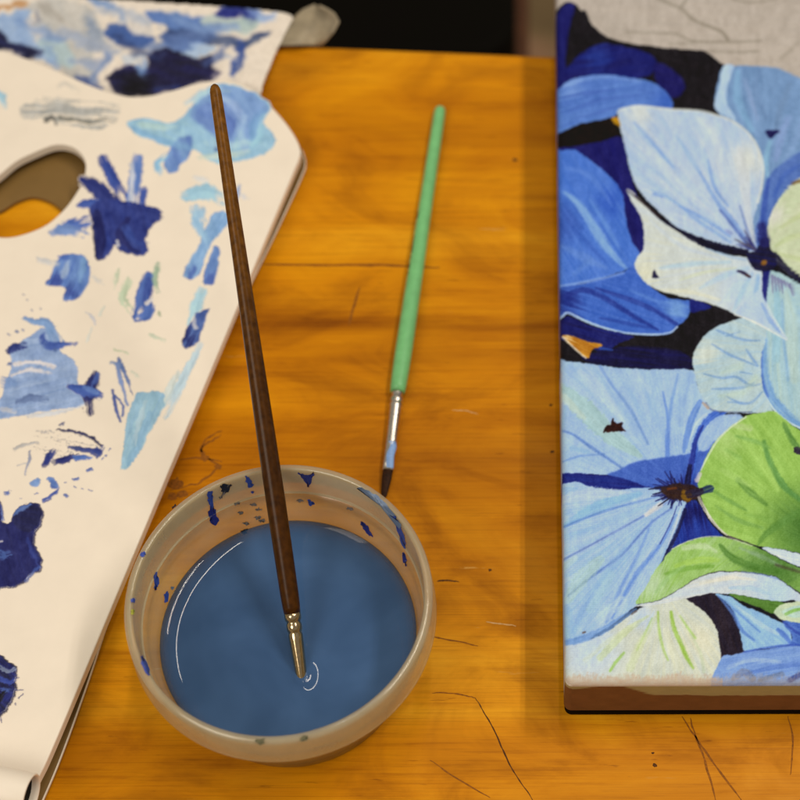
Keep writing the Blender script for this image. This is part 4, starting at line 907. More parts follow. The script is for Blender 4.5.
    p.poly([(712, 420), (728, 414), (742, 416), (730, 430), (716, 444), (702, 452), (698, 440)], (158, 184, 222), (176, 198, 226), dirn=(-.6, 1), K=14, op=.9, soft=3); p.line([(716, 446), (706, 462), (700, 478)], (9, 9, 5), (70, 98, 180), .8, 2)
    # navy sliver and lower-left petal
    p.poly([(545, 474), (560, 473), (590, 474), (620, 477.5), (645, 486), (668, 492), (640, 491), (615, 489.5), (590, 487), (575, 482), (562, 486), (545, 488)], (40, 54, 128), (34, 38, 106), dirn=(1, .1), K=12, sm=4)
    LP = [(545, 487), (562, 484.5), (576, 481.5), (592, 487), (616, 490), (645, 487.5), (676, 494), (687, 505), (680, 530), (672, 552), (663, 575), (650, 594), (637, 605), (600, 632), (545, 650)]
    p.poly(LP, (158, 188, 222), (180, 200, 226), focus=(690, 490), K=20, freq=.012, sm=4)
    for q, w, c, o in (([(562, 500), (590, 494), (630, 494)], (8, 14, 5), (188, 204, 228), .85), ([(640, 494), (600, 506), (576, 518), (562, 527)], (5, 12, 7, 2), (142, 184, 212), .75), ([(660, 496), (615, 508), (580, 520), (564, 527)], (1.2, 2, 2.4, 2), (96, 132, 190), .8), ([(668, 502), (640, 518), (600, 540), (563, 560)], (1.2, 2, 2.2, 2), (108, 130, 182), .75), ([(672, 508), (650, 524), (620, 556), (590, 578), (568, 596)], (1.2, 2.4, 2.6, 2), (92, 120, 180), .75), ([(676, 515), (660, 545), (636, 575), (612, 618)], (1.5, 4, 5, 2), (104, 140, 206), .75), ([(652, 520), (640, 550), (620, 590), (606, 622)], (1.2, 3, 4, 3), (120, 152, 206), .7), ([(640, 530), (612, 565), (585, 605), (574, 632)], (2, 5, 6, 4), (150, 182, 216), .7), ([(600, 560), (580, 580), (568, 600)], (10, 16, 8), (178, 204, 190), .65), ([(560, 570), (575, 558)], (8, 6), (190, 210, 190), .5), ([(660, 505), (646, 515)], (6, 4), (226, 220, 205), .8), ([(622, 600), (600, 620)], (9, 11), (192, 210, 228), .6), ([(612, 575), (590, 610)], (8, 8), (170, 200, 200), .5), ([(566, 612), (572, 640)], (12, 12), (150, 184, 214), .5)): p.line(q, w, c, o, 1.4)
    p.poly([(686, 505), (694, 500), (701, 506), (707, 518), (714, 527), (723, 538), (700, 542), (682, 549), (667, 562), (672, 548), (680, 528)], (40, 52, 128), (50, 74, 156), dirn=(.2, 1), K=14, sm=4, grad=((32, 34, 92), (694, 512), 18))
    p.line([(685, 510), (678, 530), (668, 552), (660, 572), (650, 588), (640, 602)], (4, 3.6, 4.4, 5, 3, 1.4), (32, 34, 76), .95, .7); p.line([(681, 508), (676, 524), (668, 545)], (1.2, 1.8, 1), (206, 212, 226), .8, .5); p.line([(677, 506), (671, 522), (660, 544)], (1, 1.4, 1), (60, 70, 130), .8, .5)
    # centre
    rs = np.random.default_rng(5)
    for i in range(64):
        a = math.radians(rs.uniform(95, 325)); L = rs.uniform(10, 25) * (1 if math.cos(a) < .2 else .65); x0, y0 = 676 + rs.uniform(-6, 9), 491 + rs.uniform(-5, 5)
        p.line([(x0, y0), (x0 + L * math.cos(a), y0 - L * .75 * math.sin(a))], (2.4, 1), (34, 36, 92) if rs.random() < .7 else (28, 24, 48), .9, .5, curve=False)
    p.poly([(661, 488), (672, 485), (688, 484), (698, 488), (702, 494), (694, 500), (682, 500), (668, 498)], (62, 42, 34), (44, 32, 44), dirn=(1, .2), K=30, freq=.1, wob=2)
    p.poly([(682, 491), (689, 492), (693, 498), (687, 502), (682, 499)], (138, 104, 34), (104, 74, 30), sm=3, wob=1.4); p.line([(668, 489), (676, 488)], 2.4, (112, 66, 34), .8)
    # beetle
    p.poly([(604, 431), (607, 425), (611, 425), (613, 420), (616, 424), (623, 422), (622, 427), (626, 432), (618, 431), (612, 432)], (60, 30, 24), (38, 18, 20), K=20, freq=.2, sm=2, wob=1.2); p.line([(606, 428), (604, 432)], 1.6, (46, 22, 22)); p.line([(612, 422), (613, 419)], 1.6, (46, 22, 22))
    # grey blue petal, upper right
    PA = [(723, 67), (735, 66), (758, 66), (780, 69), (800, 78), (830, 96), (860, 140), (850, 180), (800, 185), (778, 205), (768, 235), (757, 250), (750, 240), (740, 150), (716, 108), (718, 82)]
    p.poly(PA, (132, 160, 194), (116, 144, 178), focus=(768, 236), K=18, freq=.012)
    p.poly([(723, 67), (734, 66), (729, 82), (727, 102), (736, 120), (726, 116), (714, 107), (719, 88)], (188, 206, 226), (168, 192, 220), dirn=(.1, 1), K=14)
    for q, w, c, o in (([(738, 72), (738, 100), (752, 130)], (5, 9, 5), (140, 178, 206), .7), ([(760, 70), (756, 90), (766, 118)], (3, 6, 3), (112, 138, 172), .7), ([(790, 84), (780, 110), (776, 130)], (4, 7, 3), (116, 140, 170), .7), ([(745, 80), (752, 102), (758, 120)], (3, 5, 2), (150, 166, 198), .6), ([(770, 142), (766, 160), (768, 180)], (4, 6, 4), (150, 190, 210), .7), ([(788, 118), (780, 140), (776, 160)], (5, 8, 4), (146, 164, 204), .6), ([(812, 100), (800, 130), (786, 160)], (5, 8, 4), (140, 165, 200), .6)): p.line(q, w, c, o, 2)
    p.poly([(860, 120), (830, 136), (800, 152), (784, 162), (772, 172), (764, 190), (760, 215), (752, 240), (760, 252), (768, 244), (776, 212), (790, 190), (810, 176), (860, 170)], (104, 132, 186), (86, 112, 172), focus=(766, 250), K=18, freq=.015, soft=4)
    p.line([(768, 180), (764, 210), (762, 240)], (4, 6, 8), (60, 84, 160), .7, 2); p.line([(800, 165), (784, 176), (774, 196)], (2, 5, 4), (64, 94, 170), .6, 2)
    p.poly([(765, 131), (772, 130), (780, 131), (775, 135), (771, 139), (767, 135)], (30, 30, 74), (36, 34, 84), sm=3)
    # big pale petal
    W1 = [(618, 113), (624, 108.5), (640, 106), (668, 109), (700, 111), (716, 115), (732, 121), (747, 132), (757, 146), (763, 165), (762, 184), (757, 206), (752, 228), (757, 252), (745, 251), (728, 248), (704, 241), (678, 228), (656, 209), (641, 193), (632, 177), (626, 152), (621, 130)]
    p.poly(W1, (196, 206, 216), (174, 194, 220), focus=(758, 256), K=15, freq=.012, grad=[((212, 214, 204), (748, 160), 34), ((208, 212, 206), (640, 112), 26)])
    for q, w, c, o in (([(634, 122), (650, 140), (662, 154), (674, 168)], (1.5, 3, 4, 1.5), (134, 164, 210), .75), ([(676, 136), (690, 156), (700, 172)], (2, 6, 3), (150, 178, 216), .7), ([(700, 172), (716, 200), (736, 226), (748, 244)], (2, 4, 6, 5), (128, 158, 206), .8), ([(704, 148), (712, 176), (720, 200)], (3, 6, 2), (168, 190, 220), .7), ([(708, 160), (714, 186), (728, 206)], (1.5, 3, 2), (112, 144, 198), .7), ([(740, 150), (744, 180), (748, 214), (754, 240)], (8, 11, 7, 4), (208, 210, 206), .7), ([(652, 190), (672, 200), (700, 222), (730, 242)], (2, 3, 4, 3), (140, 170, 214), .7), ([(652, 150), (672, 178), (700, 206)], (6, 9, 4), (196, 208, 224), .6), ([(680, 206), (706, 220), (730, 236)], (2, 4, 3), (124, 156, 208), .7), ([(654, 194), (662, 197)], (3, 2), (112, 146, 206), .7), ([(700, 118), (716, 140), (722, 180)], (6, 9, 4), (202, 210, 214), .6), ([(720, 210), (738, 232), (750, 248)], (2, 3, 4), (84, 104, 166), .8), ([(740, 206), (746, 226), (753, 246)], (1.5, 2.4, 4), (100, 118, 170), .7), ([(727, 231), (731, 233)], 3.5, (140, 150, 190), .7)): p.line(q, w, c, o, 1.5)
    p.outline(W1, 2.4, (220, 220, 206), .8, a=0, b=66, soft=.8)
    for i in range(16):
        a = math.radians(rs.uniform(105, 172)); L = rs.uniform(8, 24); p.line([(756, 250), (756 + L * math.cos(a), 250 - L * math.sin(a))], (3, .8), (60, 62, 116) if i % 3 else (86, 80, 92), .7, .6, curve=False)
    # lower pale petal with a point to the left
    W2 = [(627, 190), (633, 193), (646, 206), (662, 220), (682, 233), (702, 245), (724, 254), (745, 257), (758, 262), (763, 276), (766, 300), (774, 320), (786, 338), (776, 333), (762, 324), (745, 317), (735, 314), (720, 307), (700, 301), (680, 296), (660, 291), (645, 282), (638, 273), (634.5, 265), (637, 257), (643, 250), (644, 240), (643, 224), (637, 210), (631, 200)]
    p.poly(W2, (212, 214, 198), (204, 210, 208), focus=(756, 262), K=14, freq=.012, sm=4, grad=[((188, 206, 228), (746, 290), 42), ((218, 216, 190), (645, 272), 26)])
    for q, w, c, o in (([(660, 268), (690, 264), (730, 262)], (2, 5, 3), (176, 202, 216), .7), ([(700, 288), (724, 276), (748, 268)], (2, 7, 4), (178, 202, 228), .7), ([(680, 280), (706, 272), (736, 268)], (1.5, 3, 2), (206, 210, 176), .7), ([(734, 310), (742, 292), (752, 274)], (2, 5, 3), (164, 192, 226), .75), ([(754, 314), (756, 296), (758, 276)], (2, 5, 4), (150, 182, 222), .75), ([(760, 300), (768, 318), (780, 334)], (3, 5, 2), (140, 170, 220), .75), ([(650, 220), (680, 245), (720, 258)], (2, 4, 3), (196, 206, 216), .6), ([(706, 248), (728, 256), (746, 260)], (1.5, 3, 2), (150, 180, 216), .7), ([(660, 290), (690, 292), (720, 300)], (2, 4, 2), (224, 220, 190), .7)): p.line(q, w, c, o, 1.5)
    p.line([(627, 190), (646, 206), (662, 220), (682, 232), (700, 241), (722, 248), (746, 252)], (1.2, 1.4, 2, 4, 8, 8.5, 6), (27, 25, 48), .97, .6)
    p.line([(634, 196), (645, 205), (660, 218)], (1.4, 1.4), (112, 84, 62), .6, .5)
    p.poly([(654, 269.5), (656.5, 274), (659, 278), (652, 277.5)], (38, 34, 66), (30, 28, 60), sm=2, wob=.3); p.line([(738, 271), (744, 273), (750, 277)], (2.4, 3.4, 2.4), (44, 34, 62)); p.line([(746, 275), (750, 276.5)], 2, (92, 58, 40), .8)
    p.outline(W2, 1.8, (232, 230, 214), .6, a=0, b=8)
    # right hand cream petal
    P3 = [(860, 160), (820, 170), (800, 178), (789, 187), (777, 202), (769, 220), (767, 240), (772, 256), (782, 268), (800, 281), (840, 300), (900, 290), (920, 220)]
    p.poly(P3, (210, 212, 180), (196, 206, 168), focus=(766, 252), K=16, freq=.012, grad=((214, 212, 196), (775, 215), 18))
    for q in ([(776, 246), (790, 238), (815, 232)], [(774, 252), (794, 258), (820, 262)], [(780, 228), (800, 216), (830, 205)]): p.line(q, (2, 5, 3), (186, 196, 140), .6, 2)
    p.line([(792, 184), (800, 181), (810, 180)], (3, 4), (110, 80, 40), .8)
    # pale petal to the lower right
    P4 = [(766, 272), (782, 274), (800, 284), (840, 300), (900, 330), (910, 400), (860, 440), (812, 432), (798, 428), (784, 420), (772, 409), (764, 394), (761, 372), (763, 345), (766, 320), (764, 298)]
    p.poly(P4, (164, 194, 204), (182, 204, 198), focus=(772, 266), K=16, freq=.012)
    for q, w, c, o in (([(764, 334), (763, 356), (763, 374), (770, 396), (784, 412), (802, 426), (830, 436)], (5, 9, 11, 11, 9, 6, 4), (126, 164, 206), .9), ([(762, 336), (761, 360), (762, 380), (768, 396)], (2, 3, 3, 2), (66, 96, 176), .85), ([(776, 286), (778, 320), (776, 360)], (3, 10, 6), (154, 192, 206), .7), ([(786, 290), (792, 330), (794, 380)], (3, 14, 8), (188, 206, 196), .7), ([(800, 310), (806, 350), (804, 400)], (4, 10, 6), (160, 192, 214), .6), ([(782, 300), (784, 340), (788, 380)], (1.5, 3, 2), (132, 168, 206), .6)): p.line(q, w, c, o, 2)
    p.line([(764, 394), (776, 412), (790, 423), (806, 430)], (1.4, 1.8, 1.6), (210, 222, 230), .8, .6)
    for i in range(7): p.line([(772 + i * 3, 276 + i * 1.4), (773 + i * 3.3, 290 + rs.uniform(-4, 6))], (3, 1), (120, 110, 150), .7, .7)
    p.line([(767, 268), (765, 286), (764.5, 308)], (8, 6, 2.5), (30, 32, 104), .97); p.line([(774, 256), (786, 268), (802, 280), (840, 298)], (9, 6, 6, 4), (34, 32, 56), .97)
    p.poly([(747, 254), (756, 250), (762, 238), (768, 238), (770, 248), (776, 258), (774, 268), (764, 272), (756, 270), (750, 264)], (34, 30, 46), (30, 32, 84), K=20, wob=1.5); p.line([(762, 226), (764, 242)], (9, 12), (40, 40, 96), .8, 2); p.poly([(761, 261), (766, 260), (767, 264), (762, 265)], (150, 110, 50), (120, 80, 40), sm=2)
    # round veined petal
    RP = [(692.5, 360), (696, 349), (704, 336), (716, 327), (729, 322), (745, 317), (757, 320), (765, 327), (766, 338), (762, 352), (761, 370), (764, 392), (772, 409), (770, 413), (745, 413), (718, 411), (706, 403), (699, 390), (695, 376)]
    p.poly(RP, (192, 206, 200), (174, 198, 208), focus=(800, 350), K=13, freq=.02, grad=((208, 214, 200), (706, 352), 22))
    for q in ([(718, 330), (732, 336), (744, 340), (760, 340.5)], [(712, 344), (728, 354), (742, 360), (757, 366)], [(746, 349), (752, 358), (758, 366)], [(704, 374), (722, 378), (736, 377), (750, 385), (760, 384)], [(712, 389), (740, 388), (754, 383)], [(726, 396), (740, 403), (752, 402), (762, 392)], [(728, 402), (742, 403)], [(716, 330), (724, 334)], [(726, 336), (740, 332)], [(740, 372), (752, 374)]): p.line(q, (1.2, 2.6, 2.6, 1.2), (124, 156, 196), .8, 1.2)
    for q in ([(722, 372), (740, 366)], [(744, 392), (756, 378)], [(720, 396), (740, 394)]): p.line(q, (4, 8), (198, 210, 180), .45, 3)
    p.line([(706, 403), (712, 410), (730, 412), (752, 412)], (2, 1.4, 1.4), (104, 112, 140), .7, .6); p.line([(703, 403), (708, 408)], (2.4, 3), (190, 160, 130), .7)
    p.poly([(742, 306), (752, 296), (760, 290), (766, 302), (770, 312), (778, 326), (787, 340), (776, 334), (762, 326), (745, 318), (735, 314)], (196, 208, 222), (180, 200, 226), dirn=(.8, 1), K=14, sm=4)
    p.line([(762, 304), (770, 320), (780, 332)], (3, 4, 2), (140, 168, 216), .8); p.line([(735, 314.5), (750, 320), (764, 327), (778, 335), (787, 340)], (1.8, 2.2, 1.4), (226, 226, 216), .85, .6); p.line([(767, 304), (774, 318), (787, 339)], (1.2, 1.8, 1.2), (214, 222, 230), .8, .6)
    # green sepals
    G1 = [(773, 411), (781, 416), (800, 430), (850, 450), (900, 500), (900, 560), (820, 556), (799, 553), (780, 549), (764, 547), (750, 543.5), (726, 534), (714, 522), (706, 510), (701, 498), (698, 484), (701, 470), (707, 456), (716, 441), (729, 428), (746, 416), (760, 413)]
    p.poly(G1, (166, 200, 106), (148, 184, 92), focus=(850, 560), K=16, freq=.012, sm=4, grad=[((84, 122, 58), (806, 528), 62), ((176, 204, 124), (728, 440), 30)])
    for q, w, c, o in (([(764, 442), (770, 462), (782, 484), (800, 500)], (4, 6, 7, 4), (100, 146, 82), .85), ([(784, 424), (792, 440), (802, 452)], (4, 6, 5), (88, 128, 66), .85), ([(738, 480), (750, 492), (766, 504)], (5, 7, 4), (104, 142, 70), .85), ([(712, 490), (728, 500), (746, 510)], (2, 4, 3), (118, 158, 82), .75), ([(716, 506), (738, 520), (762, 528)], (2, 5, 3), (122, 160, 86), .7), ([(736, 436), (756, 442), (770, 448)], (2, 5, 2), (132, 172, 96), .7), ([(735, 426), (750, 428)], (5, 6), (194, 206, 156), .6), ([(722, 470), (736, 478), (750, 486)], (5, 6, 3), (178, 208, 124), .6), ([(744, 442), (762, 462), (778, 490)], (3, 9, 4), (172, 204, 112), .6), ([(726, 450), (740, 458)], (3, 5), (140, 178, 96), .6), ([(745, 514), (770, 520)], (3, 6), (130, 168, 84), .5), ([(758, 545), (766, 534), (780, 524), (800, 512)], (2, 6, 8, 8), (98, 138, 68), .7)): p.line(q, w, c, o, 1.5)
    p.line([(697, 492), (700, 500), (706, 511), (714, 523), (726, 534.5), (738, 540)], (2, 3, 3, 2, 1.2), (228, 222, 204), .9, .6); p.line([(701, 470), (708, 456), (718, 440), (730, 428), (746, 417)], (1.6, 2, 1.6), (214, 222, 196), .8, .6); p.line([(697, 480), (700, 474)], (5, 4), (212, 204, 200), .85); p.line([(728, 536), (742, 541), (752, 545)], 1.4, (70, 60, 60), .8, .5)
    p.line([(797, 450), (800, 451)], 7, (50, 40, 60), .95, .6)
    p.line([(695, 493), (702, 491.5), (710, 488.5)], (7, 7, 7.5), (42, 58, 92), .97, .8); p.line([(690, 494), (700, 492)], (9, 8), (44, 34, 52), .9)
    p.poly([(762, 547.5), (780, 549), (800, 553.5), (850, 560), (850, 580), (800, 567), (788, 562), (775, 556)], (224, 228, 228), (196, 210, 226), dirn=(1, .2), K=14, sm=4)
    G2 = [(636, 604), (644, 590), (651, 577), (660, 563.5), (672, 549.5), (690, 540.5), (709, 536.5), (726, 537.5), (744, 542.5), (760, 548.5), (780, 559), (800, 568), (850, 590), (850, 620), (800, 593), (788, 584.5), (776, 577), (760, 573.5), (740, 571.5), (720, 571.5), (708, 573.5), (696, 578.5), (680, 588), (660, 599.5)]
    p.poly(G2, (168, 198, 128), (150, 186, 96), focus=(640, 640), K=15, freq=.012, sm=4, grad=[((90, 128, 62), (776, 568), 58), ((186, 206, 164), (652, 584), 30)])
    for q, w, c, o in (([(720, 545), (730, 556), (750, 566), (780, 572)], (3, 7, 8, 5), (84, 124, 56), .75), ([(676, 566), (700, 560), (718, 560)], (4, 7, 4), (168, 200, 96), .75), ([(666, 574), (690, 568), (712, 566)], (3, 5, 4), (118, 160, 66), .7), ([(684, 548), (704, 546), (716, 552)], (5, 6, 3), (198, 212, 172), .7), ([(740, 548), (760, 556), (780, 566)], (2, 5, 3), (150, 170, 150), .5), ([(776, 565), (800, 572)], (3, 3), (70, 60, 50), .6), ([(656, 592), (668, 578), (684, 566)], (3, 5, 3), (160, 194, 130), .6)): p.line(q, w, c, o, 1.5)
    p.line([(672, 549), (690, 540.5), (709, 536.5), (728, 538), (752, 546)], (1.2, 1.2), (206, 206, 186), .7, .5)
    # white folded edge below it
    E1 = [(634, 606), (660, 600), (682, 587), (696, 579), (708, 574), (724, 572), (742, 572), (760, 574), (776, 577.5), (788, 585), (800, 594), (850, 620), (850, 640), (800, 603), (780, 602), (760, 599), (744, 596), (728, 594), (715, 593.5), (700, 596), (687, 598.5), (662, 606)]
    p.poly(E1, (216, 216, 206), (200, 210, 216), dirn=(1, -.2), K=14, sm=4, grad=((186, 206, 226), (776, 590), 40))
    for q, w, c, o in (([(700, 584), (730, 578), (756, 580)], (2, 4, 2), (226, 220, 196), .7), ([(730, 588), (750, 588), (770, 594)], (3, 5, 3), (176, 200, 222), .7), ([(742, 572), (760, 574), (778, 579)], (1.6, 1.6), (110, 130, 180), .6)): p.line(q, w, c, o, 1)
    # foot of the picture
    CR_ = [(545, 652), (566, 645.5), (600, 635), (636, 611), (646, 606), (664, 604), (686, 598.5), (698, 607), (709, 616), (717, 630), (720.5, 648), (722, 690), (545, 690)]
    p.poly(CR_, (216, 216, 190), (204, 208, 196), focus=(664, 590), K=16, freq=.012, sm=4, grad=[((198, 212, 230), (590, 650), 46), ((194, 208, 228), (642, 618), 20), ((222, 218, 190), (702, 640), 30)])
    for q, w, c, o in (([(658, 612), (659, 630), (663, 648), (668, 660)], (2, 2.6, 2.6, 1.5), (166, 196, 98), .85), ([(671, 612), (674, 628), (681, 644), (686, 656), (693, 668)], (3, 4, 4, 4, 2), (156, 190, 82), .9), ([(680, 616), (688, 628), (695, 638)], (1.5, 2.6, 2.6), (168, 198, 110), .8), ([(624, 653), (616, 662), (610, 671)], (2, 3, 2), (150, 190, 84), .9), ([(652, 618), (645, 634), (637, 650)], (1.5, 2.2, 1.5), (170, 198, 112), .75), ([(648, 616), (625, 632), (600, 658)], (2, 7, 7), (200, 210, 158), .65), ([(656, 616), (640, 645), (630, 668)], (3, 8, 8), (206, 214, 166), .55), ([(640, 620), (610, 640), (585, 660)], (1.5, 5, 6), (208, 214, 178), .55), ([(690, 634), (700, 652), (704, 672)], (2, 3, 3), (196, 206, 170), .6), ([(666, 630), (672, 650), (680, 668)], (5, 9, 8), (222, 220, 186), .5)): p.line(q, w, c, o, 1.2)
    p.line([(562, 643), (575, 641), (600, 632), (622, 618), (636, 609)], (4, 7, 7, 5, 2), (120, 154, 200), .85, 1.2); p.line([(632, 614), (636, 611)], 2, (80, 60, 50), .7); p.line([(583, 632.5), (585, 632)], 2, (90, 60, 40), .8)
    p.poly([(686.5, 598.5), (700, 596), (715, 593.5), (724, 602), (733, 612), (740, 632), (744.5, 652), (730, 656), (721.5, 660), (720, 645), (717, 630), (708, 615), (697, 606)], (40, 34, 50), (46, 36, 44), dirn=(.4, 1), K=12, sm=3)
    p.poly([(715, 593.5), (730, 596.5), (744, 606), (760, 612), (775, 620), (787, 626), (792, 640), (786, 646), (760, 649), (745, 652), (740, 632), (733, 611), (724, 601)], (162, 196, 220), (146, 182, 216), focus=(716, 590), K=20, freq=.015, sm=4)
    for q, w, c, o in (([(718, 596), (732, 612), (742, 630), (754, 640)], (1.5, 4, 4, 2), (96, 130, 190), .8), ([(724, 600), (744, 618), (760, 632)], (1.2, 2.4, 1.5), (100, 136, 194), .75), ([(736, 606), (760, 624), (778, 634)], (2, 5, 3), (190, 210, 222), .6), ([(778, 630), (786, 637), (792, 646)], (4, 5, 3), (84, 116, 190), .85)): p.line(q, w, c, o, 1)
    p.poly([(783, 622), (800, 622), (850, 640), (850, 660), (800, 647), (790, 646), (792, 636)], (104, 136, 196), (72, 102, 178), dirn=(1, .4), K=14, sm=4); p.line([(783, 621), (796, 632), (806, 636)], 2.4, (52, 70, 150), .7)
    p.poly([(728, 594), (744, 596), (762, 599.5), (786, 603), (780, 608), (774, 614), (760, 608), (744, 602)], (100, 138, 66), (84, 118, 52), dirn=(1, .25), K=16, sm=4)
    p.poly([(774, 612), (780, 605), (790, 602.5), (806, 602), (830, 612), (806, 622), (788, 621.5), (778, 618)], (206, 214, 180), (192, 208, 176), sm=4); p.poly([(782, 612), (790, 607), (804, 606), (804, 616), (790, 617)], (176, 206, 206), (190, 212, 196), sm=4, op=.8); p.line([(786, 614), (796, 610), (806, 609)], (3, 3.4, 3), (132, 178, 84), .85)
    BP = [(720, 660), (732, 655), (745, 652), (765, 649), (786, 646), (800, 646.5), (850, 655), (850, 700), (720, 700)]
    p.poly(BP, (142, 170, 214), (120, 150, 204), dirn=(1, -.18), K=18, freq=.015, sm=4)
    for q, w, c, o in (([(744, 652), (766, 648), (790, 645), (810, 646)], (1.4, 2, 2, 1.5), (66, 92, 176), .85), ([(728, 668), (750, 660), (780, 662)], (3, 5, 3), (172, 192, 222), .6), ([(740, 676), (770, 668), (800, 664)], (2, 5, 5), (96, 126, 190), .7), ([(790, 680), (800, 675), (806, 674)], (5, 5), (52, 56, 110), .8), ([(734, 678), (744, 672), (752, 678)], (6, 8), (128, 128, 140), .7), ([(760, 680), (782, 674)], (5, 5), (104, 112, 130), .6)): p.line(q, w, c, o, 1.2)
    # the part of the picture to the right
    for c_, f, A_, B_ in (([(850, 440), (930, 380), (1040, 420), (1080, 520), (990, 580), (890, 540)], (870, 560), (160, 186, 218), (178, 198, 224)), ([(860, 560), (940, 560), (1020, 600), (1040, 690), (850, 690)], (860, 560), (110, 142, 200), (150, 176, 214)), ([(880, 120), (980, 110), (1080, 180), (1060, 300), (940, 300), (890, 220)], (870, 300), (186, 204, 222), (168, 192, 220)), ([(900, 300), (1000, 310), (1090, 380), (1000, 420), (915, 390)], (900, 340), (90, 124, 194), (72, 106, 184)), ([(1040, 560), (1130, 500), (1130, 700), (1050, 700)], (1040, 600), (160, 196, 110), (120, 160, 80))): p.poly(c_, A_, B_, focus=f, K=16, freq=.012)
    # all over: faint dry hatching of the brush
    Yg, Xg = np.mgrid[0:p.h, 0:p.w]; n = fbm(Xg * .11, Yg * .05, 3) - .5; n2 = vnoise(Xg * .55, Yg * .55) - .5
    p.c = p.c + (n * 22 + n2 * 15)[..., None]
    # paint stops short of the near edge: bare cloth showing through
    yy = Yg / p.S + p.y0; xx = Xg / p.S + p.x0
    e = sstep(672.5, 679.5, yy + 9 * (fbm(xx * .10, yy * .25, 3) - .5) + 6 * (vnoise(xx * .9, yy * .35) - .5)) * (.72 + .5 * (fbm(xx * .25, yy * .8, 2) - .3)); w = (e * np.where(xx > 722, .45, .88))[..., None]
    p.c = p.c * (1 - w) + np.array([198, 172, 146]) * w
    e = sstep(566.5, 563.5, xx + (680 - yy) * .0125 + 2.5 * (fbm(xx * .2, yy * .06, 3) - .5)) * (yy > 372) * .6 * sstep(.35, .6, fbm(xx * .02, yy * .03, 2)); p.c = p.c * (1 - e[..., None]) + np.array([206, 180, 150]) * e[..., None]
    g_ = p.c.mean(-1, keepdims=True); p.c = g_ + (p.c - g_) * 1.06; p.c = 128 + (p.c - 128) * 1.07 - 4
    p.c = np.clip(p.c, 6, 246)
paint_canvas(pt)

canvas = empty('painting', cO * np.array([1, 1, 0]) + cX * 40 + cY * 60)
tag(canvas, 'deep stretched canvas painted with blue and green hydrangea petals, lying flat on the table', 'painting')
ths = np.linspace(0, math.pi / 2, 9)
edge = CR * (1 - np.cos(ths))
def axis(n_fine, L, st):
    inner = np.arange(CR + st, n_fine, st); coarse = np.arange(n_fine, L - CR, 1.6)
    return np.concatenate([CR * (1 - np.cos(ths)) * 1.0, inner, coarse, L - edge[::-1]])
us = axis(100, CW, .33); vs = axis(352, CL, .33)
U, W = np.meshgrid(us, vs, indexing='ij')
dx = np.maximum(np.maximum(CR - U, U - (CW - CR)), 0); dy = np.maximum(np.maximum(CR - W, W - (CL - CR)), 0)
d = np.hypot(dx, dy); k = np.where(d > CR, CR / np.maximum(d, 1e-9), 1)
sgx = np.where(U < CW / 2, -1, 1); sgy = np.where(W < CL / 2, -1, 1)
bx = np.clip(U, CR, CW - CR); by = np.clip(W, CR, CL - CR)
U2 = bx + sgx * dx * k; W2 = by + sgy * dy * k; dd = np.minimum(d, CR)
sag = .5 * np.sin(np.pi * np.clip(U2 / CW, 0, 1)) * np.sin(np.pi * np.clip(W2 / CL, 0, 1))
Z = CT - CR + np.sqrt(np.maximum(CR * CR - dd * dd, 0)) - sag
V = cO[None, None] * np.array([1, 1, 0]) + U2[..., None] * cX + W2[..., None] * cY; V[..., 2] = Z
px, py = proj(V); cc = pt.sample(px, py)
F = grid_faces(*U.shape)
mesh('painted_face', V, F, M_canvas, canvas, alb(cc))
# sides of the cloth: cream above, brown below with an uneven border
per = []
for i in range(121): per.append((CR + (CW - 2 * CR) * i / 120, 0))
nC = 8
def arc(cx_, cy_, a0): return [(cx_ + CR * math.cos(math.radians(a0 + 90 * i / nC)), cy_ + CR * math.sin(math.radians(a0 + 90 * i / nC))) for i in range(1, nC)]
per += arc(CW - CR, CR, 270) + [(CW, v) for v in np.linspace(CR, CL - CR, 60)] + arc(CW - CR, CL - CR, 0) + [(u, CL) for u in np.linspace(CW - CR, CR, 60)] + arc(CR, CL - CR, 90) + [(0, v) for v in np.linspace(CL - CR, CR, 160)] + arc(CR, CR, 180)
per = np.array(per); zs = np.concatenate([np.linspace(CT - CR, CB + 1.2, 46), [CB + .6, CB + .2, CB]])
V = np.zeros((len(per), len(zs), 3)); C_ = np.zeros((len(per), len(zs), 3))
mid = np.array([CW / 2, CL / 2])
for j, z in enumerate(zs):
    ins_ = .0 if z > CB + 1 else (CB + 1.2 - z) * .6
    q = per + np.sign(mid - per) * ins_ * (np.abs(per - np.clip(per, CR, np.array([CW, CL]) - CR)) > 0)
    V[:, j] = cO * np.array([1, 1, 0]) + q[:, :1] * cX + q[:, 1:] * cY; V[:, j, 2] = z + .35 * (vnoise(np.arange(len(per)) * .12, 2.2) - .5) * (z < CB + 1)
sarr = np.concatenate([[0], np.cumsum(np.linalg.norm(np.diff(per, axis=0), axis=1))])
bd_h = np.interp(per[:, 0], [0, 8, 13, 22, 27, 34, 60, 140, 300], [27.5, 28.5, 30.4, 30.4, 27, 21.6, 20.6, 21.2, 20.2])
